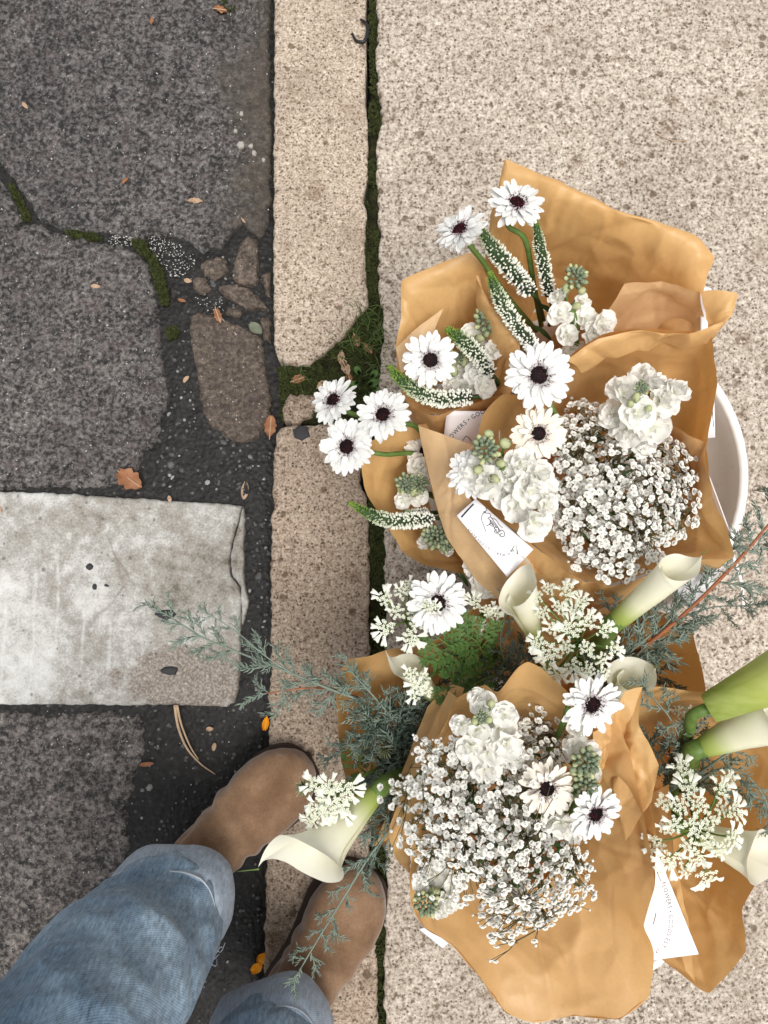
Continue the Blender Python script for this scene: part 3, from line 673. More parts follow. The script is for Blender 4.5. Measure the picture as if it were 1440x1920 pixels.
# E: middle wrap behind the lower bucket
E = wrap(1010, 1230, .20, 'shadowed kraft wrap of calla and lace flowers between the two buckets')
sheet(E, [(860, 1190, .26), (905, 1120, .275), (960, 1140, .275), (1050, 1150, .27), (1150, 1140, .275), (1240, 1150, .285), (1292, 1168, .29), (1308, 1225, .285), (1322, 1300, .28), (1260, 1330, .26)],
      [(960, 1290, .19), (970, 1260, .185), (985, 1245, .185), (1020, 1235, .185), (1060, 1235, .185), (1090, 1240, .185), (1110, 1255, .185), (1120, 1270, .185), (1125, 1290, .185), (1110, 1310, .19)], fold=.006, seed=17, sm=.5, crease=.7,
      mid=[(905, 1240, .21), (930, 1190, .21), (970, 1190, .21), (1030, 1190, .21), (1100, 1190, .21), (1165, 1195, .22), (1210, 1210, .225), (1230, 1245, .22), (1235, 1290, .215), (1200, 1320, .21)])
sheet(E, [(800, 1212, .27), (850, 1180, .27), (905, 1120, .272)], [(900, 1290, .185), (930, 1270, .185), (960, 1250, .185)], fold=.005, seed=18)
cone(E, [(960, 1290, .19), (985, 1245, .185), (1060, 1235, .185), (1110, 1255, .185), (1125, 1290, .185), (1040, 1320, .185)], bb(B2, .0, .06), .022, 5)
# H: left wrap of the lower bucket, full of blue foliage
H = wrap(760, 1400, .18, 'kraft wrap of blue green foliage at the left edge of the lower bucket')
sheet(H, [(862, 1225, .275), (800, 1208, .28), (740, 1220, .28), (700, 1226, .28), (646, 1238, .275), (634, 1310, .27), (632, 1370, .265), (644, 1450, .26), (660, 1500, .255), (690, 1545, .25), (720, 1590, .25)],
      [(830, 1340, .185), (815, 1325, .185), (800, 1320, .185), (785, 1325, .185), (770, 1335, .185), (762, 1355, .185), (760, 1380, .185), (762, 1410, .185), (770, 1440, .185), (780, 1465, .185), (795, 1490, .19)], fold=.006, seed=19, sm=.5, crease=.7,
      mid=[(842, 1285, .215), (800, 1270, .215), (760, 1275, .215), (735, 1282, .215), (705, 1295, .21), (695, 1340, .205), (694, 1385, .20), (702, 1435, .20), (715, 1475, .20), (735, 1510, .20), (755, 1545, .20)])
sheet(H, [(800, 1325, .30), (835, 1292, .31), (850, 1285, .315), (872, 1290, .32)], [(700, 1590, .25), (735, 1570, .26), (760, 1540, .27), (800, 1500, .29)], fold=.005, seed=20, mat='kraft', crease=.6)
cone(H, [(830, 1340, .185), (800, 1320, .185), (770, 1335, .185), (760, 1380, .185), (770, 1440, .185), (795, 1490, .19), (830, 1420, .185)], bb(B2, -.06, .03), .022, 6)
# F: the big front wrap
Fw = wrap(950, 1560, .22, 'large kraft wrap with a broad front flap, nearest bouquet beside the boots')
sheet(Fw, [(778, 1530, .33), (800, 1440, .345), (828, 1370, .36), (862, 1312, .37), (908, 1284, .378), (936, 1296, .378), (992, 1243, .392), (1062, 1292, .388), (1112, 1372, .378), (1150, 1350, .38), (1180, 1400, .372), (1196, 1480, .362), (1212, 1570, .352), (1228, 1660, .345), (1205, 1735, .335), (1225, 1790, .325), (1216, 1870, .315), (1160, 1910, .31), (1080, 1905, .305), (1000, 1918, .30), (950, 1898, .30), (890, 1820, .30), (845, 1772, .30), (798, 1738, .305), (770, 1690, .31), (768, 1610, .32), (778, 1530, .33)],
      [(850, 1540, .25), (855, 1510, .25), (862, 1480, .25), (875, 1450, .25), (890, 1425, .25), (910, 1410, .25), (935, 1400, .25), (970, 1395, .25), (1000, 1400, .25), (1025, 1410, .25), (1045, 1430, .25), (1060, 1460, .25), (1068, 1500, .25), (1070, 1540, .25), (1065, 1580, .25), (1055, 1610, .25), (1040, 1635, .25), (1015, 1650, .25), (990, 1660, .25), (965, 1662, .25), (940, 1660, .25), (915, 1650, .25), (895, 1635, .25), (875, 1615, .25), (862, 1595, .25), (853, 1570, .25), (850, 1540, .25)],
      fold=.0085, seed=21, sm=.55, crease=.7, nv=60, mid=[(805, 1538, .30), (820, 1475, .31), (840, 1425, .315), (865, 1380, .32), (895, 1350, .325), (922, 1345, .325), (965, 1318, .335), (1020, 1345, .33), (1060, 1390, .325), (1090, 1385, .325), (1118, 1430, .318), (1135, 1490, .312), (1148, 1550, .305), (1150, 1620, .30), (1135, 1680, .295), (1130, 1720, .29), (1110, 1765, .285), (1070, 1785, .28), (1020, 1785, .28), (970, 1785, .28), (930, 1770, .28), (890, 1730, .28), (858, 1700, .28), (830, 1675, .28), (812, 1640, .285), (805, 1590, .295), (805, 1538, .30)])
# outside of the front flap falling away, and the tucked left edge
sheet(Fw, [(770, 1690, .31), (798, 1738, .305), (845, 1772, .30), (890, 1820, .30), (950, 1898, .30), (1000, 1918, .30), (1080, 1905, .305), (1160, 1910, .31), (1216, 1870, .315)],
      [(850, 1640, .15), (865, 1660, .15), (890, 1680, .15), (920, 1700, .15), (960, 1715, .15), (1000, 1720, .15), (1040, 1710, .15), (1075, 1690, .15), (1090, 1670, .15)], fold=.005, seed=22, bulge=-.02)
sheet(Fw, [(1112, 1372, .374), (1150, 1335, .38), (1170, 1296, .385), (1205, 1288, .387), (1200, 1360, .38), (1236, 1436, .372), (1222, 1500, .36)],
      [(1120, 1470, .335), (1130, 1450, .335), (1140, 1440, .335), (1150, 1450, .335), (1150, 1480, .335), (1160, 1520, .33), (1170, 1580, .33)], fold=.005, seed=23, sm=.25, crease=.8, mat='kraft')
sheet(Fw, [(1222, 1500, .357), (1230, 1580, .345), (1228, 1660, .342)], [(1130, 1500, .22), (1130, 1580, .22), (1120, 1640, .22)], fold=.004, seed=24)
sheet(Fw, [(842, 1296, .335), (800, 1380, .325), (760, 1470, .31), (728, 1560, .295), (745, 1612, .285), (772, 1640, .285)], [(865, 1312, .36), (828, 1375, .35), (800, 1450, .335), (780, 1530, .32), (770, 1590, .312), (772, 1640, .305)], fold=.004, seed=25, sm=.5, crease=.6)
cone(Fw, [(850, 1540, .25), (875, 1450, .25), (935, 1400, .25), (1025, 1410, .25), (1068, 1500, .25), (1055, 1610, .25), (990, 1660, .25), (895, 1635, .25)], bb(B2, -.01, .0), .035, 7)
# G: right bottom wrap, leaning out of frame
G = wrap(1260, 1560, .18, 'kraft wrap leaning out to the right with pale callas and a lace flower')
sheet(G, [(1172, 1300, .33), (1220, 1285, .335), (1280, 1290, .335), (1342, 1302, .33), (1400, 1330, .325), (1480, 1370, .32), (1500, 1480, .31), (1470, 1580, .30), (1428, 1640, .295), (1392, 1705, .29), (1398, 1785, .285), (1332, 1862, .28), (1298, 1842, .28), (1238, 1792, .275), (1190, 1700, .26)],
      [(1200, 1440, .17), (1215, 1425, .17), (1235, 1418, .17), (1255, 1415, .17), (1275, 1420, .17), (1295, 1435, .17), (1305, 1455, .17), (1305, 1480, .17), (1300, 1500, .17), (1290, 1520, .17), (1280, 1535, .17), (1262, 1545, .17), (1245, 1545, .17), (1225, 1540, .17), (1205, 1520, .17)],
      fold=.007, seed=26, sm=.4, crease=.7, mid=[(1185, 1370, .25), (1215, 1355, .25), (1258, 1352, .25), (1300, 1360, .25), (1340, 1382, .25), (1385, 1410, .25), (1400, 1480, .245), (1385, 1545, .24), (1360, 1590, .235), (1335, 1630, .23), (1325, 1680, .23), (1285, 1710, .225), (1262, 1700, .225), (1228, 1670, .225), (1195, 1610, .22)])
sheet(G, [(1255, 1470, .33), (1262, 1600, .32), (1290, 1720, .305), (1302, 1842, .285)], [(1205, 1500, .30), (1225, 1620, .295), (1258, 1720, .29), (1285, 1820, .284)], fold=.003, seed=27, crease=.8)
cone(G, [(1200, 1440, .17), (1235, 1418, .17), (1295, 1435, .17), (1305, 1480, .17), (1280, 1535, .17), (1225, 1540, .17)], bb(B2, .06, .01), .022, 8)
mb = MB(); mb.add([P(1262, 492, .352), P(1300, 482, .362), P(1304, 520, .36), P(1256, 528, .348)], [(0, 1, 2, 3)])
mb.build('clear_tape', M['tape'], A)

# ================================================================ CARDS
GL = {}
def glyph(ch, shear=0.0):
    if ch in GL: return GL[ch]
    cu = bpy.data.curves.new('g', 'FONT'); cu.body = ch; cu.size = 1; cu.resolution_u = 2
    o = bpy.data.objects.new('g', cu); COL.objects.link(o)
    dg = bpy.context.evaluated_depsgraph_get(); me = bpy.data.meshes.new_from_object(o.evaluated_get(dg))
    v = [(p.co.x, p.co.y) for p in me.vertices]; f = [tuple(p.vertices) for p in me.polygons]
    bpy.data.objects.remove(o); bpy.data.curves.remove(cu); bpy.data.meshes.remove(me)
    x0 = min(p[0] for p in v); x1 = max(p[0] for p in v); v = [(x - x0, y) for x, y in v]
    GL[ch] = (v, f, x1 - x0); return GL[ch]
class Card:
    def __init__(s, corners, label, curl=.004):
        c = PX(corners); s.o = c[0]; s.n = (c[1] - c[0]).cross(c[3] - c[0]).normalized()
        if s.n.z < 0: s.n = -s.n
        s.c = c; mb = MB(); n = 8; v = []; f = []
        s.curl = curl
        for k in (1, -1):
            for j in range(n + 1):
                for i in range(n + 1):
                    u, w_ = i / n, j / n
                    v.append(c[0].lerp(c[1], u).lerp(c[3].lerp(c[2], u), w_) + s.n * (.0003 * k + curl * (4 * (w_ - .5) ** 2)))
        N = (n + 1) ** 2
        for j in range(n):
            for i in range(n):
                a = j * (n + 1) + i; f.append((a, a + 1, a + n + 2, a + n + 1)); f.append(tuple(N + q for q in (a, a + n + 1, a + n + 2, a + 1)))
        bd = [i for i in range(n + 1)] + [i * (n + 1) + n for i in range(1, n + 1)] + [n * (n + 1) + i for i in range(n - 1, -1, -1)] + [i * (n + 1) for i in range(n - 1, 0, -1)]
        for i in range(len(bd)):
            a, b = bd[i], bd[(i + 1) % len(bd)]; f.append((a, N + a, N + b, b))
        mb.add(v, f); s.ob = mb.build('card', M['card'], at=c[0]); tag(s.ob, label, 'card', 'printed shop cards tucked in the wraps'); s.mb = MB()
        ex, ey = c[1] - c[0], c[3] - c[0]; s.ex, s.ey = ex, ey
    def at(s, px, py):
        d = ray(px, py); o = Vector((0, 0, CAM_H)); off = .0009
        for _ in range(3):
            t = (s.o + s.n * off - o).dot(s.n) / d.dot(s.n); p = o + d * t
            w_ = (p - s.o).dot(s.ey) / s.ey.length_squared; off = .0009 + s.curl * 4 * (w_ - .5) ** 2
        return p
    def text(s, txt, path, size, wide=1.0):
        "letters stand along a path given in photo pixels"
        pts = [Vector((x, y, 0)) for x, y in path]; cp = crv(pts, 60); L = [0]
        for a, b in zip(cp, cp[1:]): L.append(L[-1] + (b - a).length)
        adv = [(.32 if ch == ' ' else glyph(ch)[2] + .16) for ch in txt]; tot = sum(adv); k = L[-1] / tot; pos = 0
        for ch, a in zip(txt, adv):
            if ch != ' ':
                g, gf, gw = glyph(ch); l = (pos + a / 2) * k
                i = max(j for j in range(len(L)) if L[j] <= l + 1e-6); i = min(i, 59)
                q = cp[i].lerp(cp[i + 1], (l - L[i]) / max(1e-6, L[i + 1] - L[i])); d = (cp[min(i + 2, 60)] - cp[max(i - 1, 0)]).normalized(); up = Vector((d.y, -d.x, 0))
                v = []
                for x, y in g:
                    w_ = q + d * (x - gw / 2) * min(k, size) * wide + up * y * size; v.append(s.at(w_.x, w_.y))
                s.mb.add(v, gf)
            pos += a
    def line(s, path, wpx=1.0, smooth=True):
        p = [Vector((x, y, 0)) for x, y in path]; cp = crv(p, max(2, 6 * (len(p) - 1))) if smooth else p; v = []; f = []
        for i, q in enumerate(cp):
            d = (cp[min(i + 1, len(cp) - 1)] - cp[max(i - 1, 0)]); d = d.normalized() if d.length > 1e-9 else Vector((1, 0, 0)); nn = Vector((-d.y, d.x, 0)) * wpx * .5
            v += [s.at(q.x + nn.x, q.y + nn.y), s.at(q.x - nn.x, q.y - nn.y)]
        for i in range(len(cp) - 1): f.append((2 * i, 2 * i + 1, 2 * i + 3, 2 * i + 2))
        s.mb.add(v, f)
    def done(s):
        if s.mb.v: s.mb.build('printing', M['ink'], s.ob, smooth=False)
c1 = Card([(838, 769, .318), (940, 771, .325), (935, 860, .29), (828, 852, .285)], 'white card lying in the fold between two upper wraps, reading GOODS', .001)
c1.text('FLOWERS • GOODS', [(838, 832), (850, 820), (866, 803), (884, 788), (906, 776), (925, 771)], 12)
c1.line([(868, 826), (874, 818), (880, 822), (884, 828)], 1.2); c1.done()
c2 = Card([(856, 967, .352), (892, 935, .356), (1000, 1030, .350), (951, 1082, .345)], 'white card with a hand and bouquet line drawing, tucked on the left flap', .0)
c2.text('FLOWERS • GOODS EST 17', [(962, 1029), (950, 1038), (938, 1037), (924, 1031), (910, 1021), (899, 1010), (889, 999), (880, 989)], 6.6)
c2.line([(958, 1034), (965, 1023)], 1, False); c2.line([(865, 970), (872, 962), (880, 953), (888, 945)], 3.0)
for st in ([(911, 951), (913, 957), (907, 960), (911, 962), (918, 963), (920, 968), (915, 972), (918, 974)], [(911, 960), (905, 964), (903, 974), (907, 985), (911, 997)], [(912, 986), (918, 983), (920, 975)],
           [(920, 970), (930, 975), (936, 984), (943, 990)], [(918, 974), (926, 988), (932, 998), (940, 1006)], [(918, 982), (921, 986), (925, 986), (924, 982), (919, 982)], [(926, 992), (929, 988), (934, 990), (935, 997), (930, 1000), (927, 996), (932, 993)],
           [(936, 998), (940, 994), (945, 997), (946, 1004), (941, 1007), (937, 1003), (942, 1000)], [(922, 972), (932, 986), (938, 996)], [(921, 976), (928, 984), (931, 990)]):
    c2.line(st, 1.1)
c2.done()
c3 = Card([(1312, 534, .385), (1334, 541, .385), (1341, 820, .318), (1318, 822, .315)], 'narrow lilac white card standing upright at the right rim, reading care', .0)
c3.text('care', [(1322, 650), (1326, 668), (1330, 686), (1333, 700)], 15)
c3.done(); c3.mb = MB(); c3.line([(1334, 742), (1336, 752)], 1.6); c3.done(); c3.mb = MB(); c3.line([(1335, 757), (1338, 800)], 1.2); c3.done()
c4 = Card([(812, 1360, .332), (842, 1356, .338), (775, 1530, .305), (728, 1553, .29)], 'lilac white card slipped between wrap and baby\'s breath left of the front bouquet', .0)
c4.line([(800, 1415), (796, 1425), (800, 1430), (792, 1438), (796, 1445), (788, 1452)], 1.4); c4.done(); c4.mb = MB(); c4.line([(786, 1455), (760, 1510)], 1.2); c4.done()
c5 = Card([(1150, 1520, .30), (1190, 1494, .33), (1310, 1789, .305), (1210, 1802, .30)], 'large white card with curved FLOWERS GOODS lettering right of the front bouquet', .0)
c5.text('FLOWERS • GOODS EST. 17', [(1240, 1655), (1247, 1680), (1252, 1703), (1254, 1724), (1252, 1745), (1247, 1762), (1238, 1774), (1226, 1781)], 12.5)
c5.line([(1225, 1618), (1239, 1652)], 1.1, False); c5.line([(1230, 1712), (1225, 1733)], 1.6, False)
for st in ([(1209, 1640), (1214, 1644), (1212, 1650), (1217, 1652), (1220, 1658), (1216, 1660)], [(1212, 1650), (1214, 1656), (1220, 1660)]): c5.line(st, 1.4)
c5.done()
c6 = Card([(1322, 888, .34), (1330, 893, .345), (1372, 1006, .325), (1362, 1010, .315)], 'white card edge showing behind the right side of the upper wrap', .0); c6.done()
c7 = Card([(786, 1742, .297), (800, 1738, .30), (840, 1768, .297), (830, 1778, .29)], 'white card corner peeking from under the front wrap near the pavement', .0); c7.done()
c8 = Card([(1250, 1100, .30), (1330, 1050, .31), (1372, 1040, .30), (1300, 1150, .285)], 'pale pink card under the corner of the upper right wrap', .0); c8.done()
# ================================================================ FLOWERS
def petal_mesh(name, mat, x0, x1, w, arch, seed, tipn=0.0, nu=7, nvv=4):
    rs = random.Random(seed); v = []; f = []; t = []
    for i in range(nu + 1):
        u = i / nu; x = x0 + (x1 - x0) * u
        ww = w * (.30 + .70 * math.sin(min(1, u / .62) * math.pi / 2)) * (1 if u < .68 else math.sqrt(max(0.03, 1 - ((u - .68) / .335) ** 2)))
        for j in range(nvv + 1):
            s = j / nvv * 2 - 1
            z = arch * math.sin(u * 2.2) - .10 * u * u * abs(arch) * 4 + .020 * math.cos(s * math.pi * 2) * min(1, u * 3) - .05 * w * 4 * s * s * (1 - u) + .01 * rs.uniform(-1, 1) * u
            xx = x - (tipn * (1 - abs(s)) if i == nu else 0)
            v.append((xx, s * ww * .5, z)); t.append(max(0, .9 - u * 2.2))
    for i in range(nu):
        for j in range(nvv):
            a = i * (nvv + 1) + j; f.append((a, a + nvv + 1, a + nvv + 2, a + 1))
    mb = MB(); mb.add(v, f, t); return mb.mesh(name, mat)
PET = {}
for key, mt in (('w', 'petal'), ('c', 'petal_cream')):
    PET[key] = [petal_mesh('petal', M[mt], .20, 1.0, rnd(.235, .27), rnd(.03, .10), i) for i in range(4)]
    PET[key + 'i'] = [petal_mesh('petal', M[mt], .20, rnd(.74, .84), rnd(.19, .22), rnd(.10, .16), 10 + i) for i in range(3)]
def eye_mesh(mat):
    mb = MB(); n = 0
    for i in range(95):
        r = .205 * math.sqrt((i + .5) / 95); a = i * 2.39996
        h = .135 - .05 * (1 - r / .205) ** .5
        mb.ell(Vector((r * math.cos(a), r * math.sin(a), h)), Vector((.018, 0, 0)), Vector((0, .018, 0)), Vector((0, 0, .045)), 5, 3, 1.0 if random.random() < .10 else 0.0)
    mb.add([(0, 0, .10)] + [(.22 * math.cos(k * .3142), .22 * math.sin(k * .3142), .09) for k in range(20)], [(0, 1 + k, 1 + (k + 1) % 20) for k in range(20)], 0.0)
    return mb.mesh('flower_eye', mat)
EYE, EYER = eye_mesh(M['eye']), eye_mesh(M['eye_red'])
def ring_mesh():
    mb = MB()
    for i in range(230):
        r = rnd(.205, .37); a = rnd(0, 6.283); h = .165 - (r - .2) * .22; dk = 1.0 if random.random() < (.55 if r < .25 else .33) else 0.0
        d = Vector((math.cos(a), math.sin(a), 0)); q = Vector((-d.y, d.x, 0)); s = rnd(.7, 1.2)
        if dk: h -= .012
        mb.ell(d * r + Vector((0, 0, h)), d * .021 * s, q * .011 * s, Vector((0, 0, .018)), 4, 3, dk)
    return mb.mesh('floret_ring', M['floret'])
RING = ring_mesh()
def stem(parent, pts, r0, r1, mat='stem', name='stem'):
    c = crv(PX(pts), 18); mb = MB(); n = len(c)
    mb.tube(c, [r0 + (r1 - r0) * i / (n - 1) for i in range(n)], 8); return mb.build(name, M[mat], parent)
def gerbera(px, py, z, d, n, label, st, kind='w', red=False, npet=22, droop=0.0, seed=0):
    random.seed(900 + seed)
    c = P(px, py, z); R_ = SC(d / 2, px, py, z); nn = Vector((n[0], n[1], 1)).normalized()
    t = root('gerbera_daisy', c, label, 'flower', 'white gerbera daisies')
    tw = rnd(0, 6.28); b = frame(c, nn, tw, R_)
    def lay(meshes, m, tilt, z0, jit):
        for k in range(m):
            a = 2 * math.pi * (k + rnd(-.3, .3)) / m; sc_ = rnd(.86, 1.06); odd = rnd(-.35, .25) if random.random() < .14 else 0.0
            mt = b @ Matrix.Rotation(a, 4, 'Z') @ Matrix.Translation((0, 0, z0 + rnd(-.015, .015))) @ Matrix.Rotation(-tilt - rnd(-jit, jit) - odd, 4, 'Y') @ Matrix.Rotation(rnd(-.35, .35), 4, 'X') @ Matrix.Rotation(rnd(-.08, .08), 4, 'Z') @ Matrix.Scale(sc_, 4)
            inst('petal', random.choice(meshes), mt, t)
    lay(PET[kind], npet, .02 - droop, -.03, .10)
    lay(PET[kind], npet - 4, .10 - droop, .0, .10)
    lay(PET[kind + 'i'], 13, .20, .02, .10)
    inst('flower_eye', EYER if red else EYE, b @ Matrix.Scale(1.22, 4), t); inst('floret_ring', RING, b @ Matrix.Scale(1.28, 4), t)
    mb = MB(); mb.ell(c - nn * R_ * .13, *(Vector(q) * R_ * .22 for q in ((1, 0, 0), (0, 1, 0))), Vector((0, 0, R_ * .14)), 10, 6); mb.build('calyx', M['stem'], t)
    q0 = c - nn * R_ * .15
    cc = [q0, q0 - nn * R_ * .9] + PX(st); cv = crv(cc, 20); mb = MB(); mb.tube(cv, [.0024 + .0006 * i / 20 for i in range(21)], 8); mb.build('stem', M['stem'], t)
    return t
gerbera(968, 384, .44, 108, (.12, .26), 'topmost white gerbera daisy with a dark red eye', [(985, 450, .40), (1000, 530, .33), (1015, 610, .22)], red=True, seed=1)
gerbera(864, 433, .42, 100, (-.62, .35), 'white gerbera daisy tilted to the left, upper left of the tallest wrap', [(905, 490, .38), (950, 555, .33), (1005, 620, .22)], red=True, seed=2)
gerbera(807, 674, .385, 106, (-.05, -.50), 'white gerbera daisy between two green tipped spikes in the left wrap', [(850, 690, .30), (885, 695, .21)], seed=3, npet=18)
gerbera(1010, 704, .455, 128, (-.08, -.16), 'largest white gerbera daisy, flat open above another at the middle rim', [(1040, 775, .40), (1060, 830, .33), (1090, 880, .24)], seed=4)
gerbera(1009, 813, .405, 102, (-.05, -.15), 'cream gerbera daisy just below the largest white one', [(1040, 830, .35), (1080, 880, .24)], 'c', seed=5)
gerbera(627, 752, .325, 98, (-.55, .25), 'white gerbera daisy tilted left, highest of the trio hanging over the kerb', [(700, 790, .30), (760, 840, .24), (840, 925, .19)], seed=6, npet=20)
gerbera(719, 779, .345, 104, (-.25, .12), 'white gerbera daisy nearest the paper in the trio over the kerb', [(780, 800, .30), (820, 860, .24), (850, 920, .19)], seed=7)
gerbera(652, 838, .325, 108, (-.36, -.12), 'white gerbera daisy lowest of the trio hanging over the kerb', [(720, 852, .30), (790, 855, .27), (850, 920, .19)], seed=8)
gerbera(796, 848, .275, 78, (.1, .0), 'peach tinted gerbera daisy half hidden behind the tall left flap', [(820, 880, .22), (850, 930, .18)], 'c', seed=9, npet=18)
gerbera(884, 888, .385, 94, (-.25, -.05), 'white gerbera daisy mostly hidden under a white stock bloom', [(940, 900, .30), (990, 910, .24)], seed=10)
gerbera(820, 1131, .36, 118, (.12, -.02), 'white gerbera daisy with small green lace florets over its eye', [(870, 1180, .28), (960, 1260, .16)], seed=11)
gerbera(1108, 1319, .43, 122, (.28, -.32), 'white gerbera daisy tilted at the top rim of the front bouquet', [(1050, 1370, .36), (1000, 1450, .26)], seed=12, npet=20)
gerbera(1024, 1477, .395, 108, (.0, -.1), 'cream gerbera daisy sunk among the baby\'s breath of the front bouquet', [(1000, 1490, .33), (980, 1510, .25)], 'c', seed=13, npet=18)
gerbera(1114, 1524, .40, 108, (.30, -.22), 'white gerbera daisy right of the cream one in the front bouquet', [(1060, 1530, .33), (1000, 1530, .25)], seed=14, npet=16)

# ---- speedwell spikes
def veronica(path, wpx, label, n=230, green=.3, seed=0, tail=None):
    random.seed(300 + seed); c = crv(PX(path), 40); base = c[-1]
    t = root('veronica_spike', base, label, 'flower', 'white veronica spikes')
    R_ = SC(wpx / 2, *path[len(path) // 2]) * .84; n = int(n * 1.55); rad = []
    for i in range(41):
        u = i / 40; rad.append(R_ * (.30 + .70 * min(1, u * 2.4)) * .72)
    mb = MB(); mb.tube(c, rad, 10, [i / 40 for i in range(41)]); mb.build('spike', M['vercore'], t)
    mb = MB()
    for i in range(n):
        u = ((i + .5) / n) ** .86; k = min(39, int(u * 40)); fr = u * 40 - k
        if random.random() < .10: continue
        p = c[k].lerp(c[k + 1], fr); d = (c[k + 1] - c[k]).normalized(); a = i * 2.39996 + rnd(-.35, .35); p = p + d * R_ * rnd(-.12, .12)
        o1 = d.orthogonal().normalized(); o2 = d.cross(o1); o = o1 * math.cos(a) + o2 * math.sin(a)
        r = R_ * (.30 + .70 * min(1, u * 2.4)); s = R_ * (.085 + .105 * min(1, max(0, u - .05) * 1.7)) * rnd(.7, 1.35)
        ax = (o - d * rnd(.3, .8)).normalized(); q = ax.orthogonal().normalized()
        lng = 1.55 if u > .35 else 1.2
        col = max(0, (u - green * .3) / (1 - green * .3)) * rnd(.85, 1.1)
        mb.ell(p + o * r * .80 + ax * s * .7, q * s * .72, ax.cross(q) * s * .72, ax * s * lng, 5, 4, min(1, max(.001, col)))
    tag(mb.build('bud_cluster', M['verbud'], t), kind='stuff')
    d = (c[-1] - c[-2]).normalized(); e = P(*tail) if tail else base + d * .06 + Vector((0, 0, -.05))
    mb = MB(); mb.tube(crv([base - d * .004, base + d * .02, e], 10), .0022, 7); mb.build('stem', M['stem_dark'], t)
    return t
veronica([(897, 424, .405), (922, 462, .395), (955, 502, .375), (992, 545, .345)], 40, 'thick white veronica spike with open buds beside the tilted top daisy', 230, .0, 1, (1020, 600, .24))
veronica([(1003, 408, .415), (1010, 450, .40), (1020, 500, .375), (1030, 552, .345)], 30, 'straight white veronica spike right of the topmost daisy stem', 230, .1, 2, (1030, 610, .24))
veronica([(917, 508, .40), (930, 545, .392), (958, 595, .38), (1000, 650, .36)], 34, 'long veronica spike with small tight white buds running down over the paper fold', 330, .5, 3, (1040, 690, .25))
veronica([(836, 616, .385), (860, 632, .38), (890, 660, .365), (918, 698, .34)], 36, 'green tipped veronica spike curving above the left wrap daisy', 300, .7, 4, (905, 720, .24))
veronica([(728, 686, .365), (752, 712, .365), (790, 738, .36), (832, 748, .35), (880, 744, .335)], 36, 'green tipped veronica spike curving below the left wrap daisy', 420, .7, 5, (900, 720, .23))
veronica([(654, 942, .315), (690, 962, .31), (730, 976, .305), (770, 976, .295), (806, 972, .28)], 34, 'veronica spike lying over the mossy joint with a bent green tip', 400, .5, 6, (840, 950, .19))
veronica([(742, 968, .29), (768, 966, .285), (800, 962, .27)], 24, 'short dark green veronica spike above the lying one', 180, .9, 7, (840, 940, .19))

# ---- stock: ruffled double florets, grey green buds at the tip
def floret_mesh(seed):
    rs = random.Random(seed); mb = MB()
    for whorl, (cnt, rr, tilt, w) in enumerate(((5, 1.0, .22, 1.05), (4, .86, .55, 1.0), (2, .66, 1.0, .95))):
        for k in range(cnt):
            a = 2 * math.pi * (k + rs.uniform(-.25, .25) + whorl * .4) / cnt; tl = tilt + rs.uniform(-.25, .25); v = []; f = []; t = []
            nu, nw = 5, 6; ph = rs.uniform(0, 6.28); wf = rs.uniform(.8, 1.25); L = rr * rs.uniform(.85, 1.1)
            for i in range(nu + 1):
                u = i / nu; x = L * u * (1 - .10 * u)
                ww = w * (.16 + .84 * math.sin(min(1, u * 1.12) * math.pi / 2)) * (1 if u < .8 else .92)
                for j in range(nw + 1):
                    s = j / nw * 2 - 1; ru = u * u * (.13 * math.sin(s * 5.2 * wf + ph) + .07 * math.sin(s * 9 + ph * 2))
                    p = Vector((x - .20 * L * u * s * s, s * ww * .52 * L / rr * rr, .22 * u * u - .12 * s * s * u + ru))
                    p = Matrix.Rotation(-tl, 3, 'Y') @ p; p = Matrix.Rotation(a, 3, 'Z') @ p
                    v.append(p + Vector((0, 0, .06 * whorl - .1))); t.append(max(0, .55 - u * 1.6))
            for i in range(nu):
                for j in range(nw):
                    q = i * (nw + 1) + j; f.append((q, q + nw + 1, q + nw + 2, q + 1))
            mb.add(v, f, t)
    return mb.mesh('floret', M['stockpetal'])
FLO = [floret_mesh(i) for i in range(6)]
def bud_mesh(seed):
    rs = random.Random(seed); mb = MB()
    for i in range(24):
        r = .92 * math.sqrt((i + .3) / 24); a = i * 2.39996; s = .155 + .10 * (i / 24) * rs.uniform(.8, 1.2)
        d = Vector((math.cos(a) * r, math.sin(a) * r, .8 * (1 - r * r)))
        ax = Vector((d.x * 1.2 + rs.uniform(-.2, .2), d.y * 1.2 + rs.uniform(-.2, .2), .8)).normalized(); q = ax.orthogonal().normalized()
        mb.ell(d, q * s, ax.cross(q) * s * .85, ax * s * 1.6, 6, 5, 0.02 if i < 11 else rs.uniform(.1, 1))
        for k in range(3):
            b_ = a + k * 2.1 + rs.uniform(-.4, .4); o = (q * math.cos(b_) + ax.cross(q) * math.sin(b_)); e = d + ax * s * 1.15 + o * s * .45; w_ = o.cross(ax).normalized() * s * .45; b0 = d - ax * s * .9 + o * s * .7; m0 = d + ax * s * .2 + o * s * 1.12
            mb.add([b0 - w_ * .6, b0 + w_ * .6, m0 + w_, e, m0 - w_], [(0, 1, 2, 4), (4, 2, 3)], rs.uniform(0, .25))
    return mb.mesh('bud_tip', M['bud'])
BUD = [bud_mesh(i) for i in range(3)]
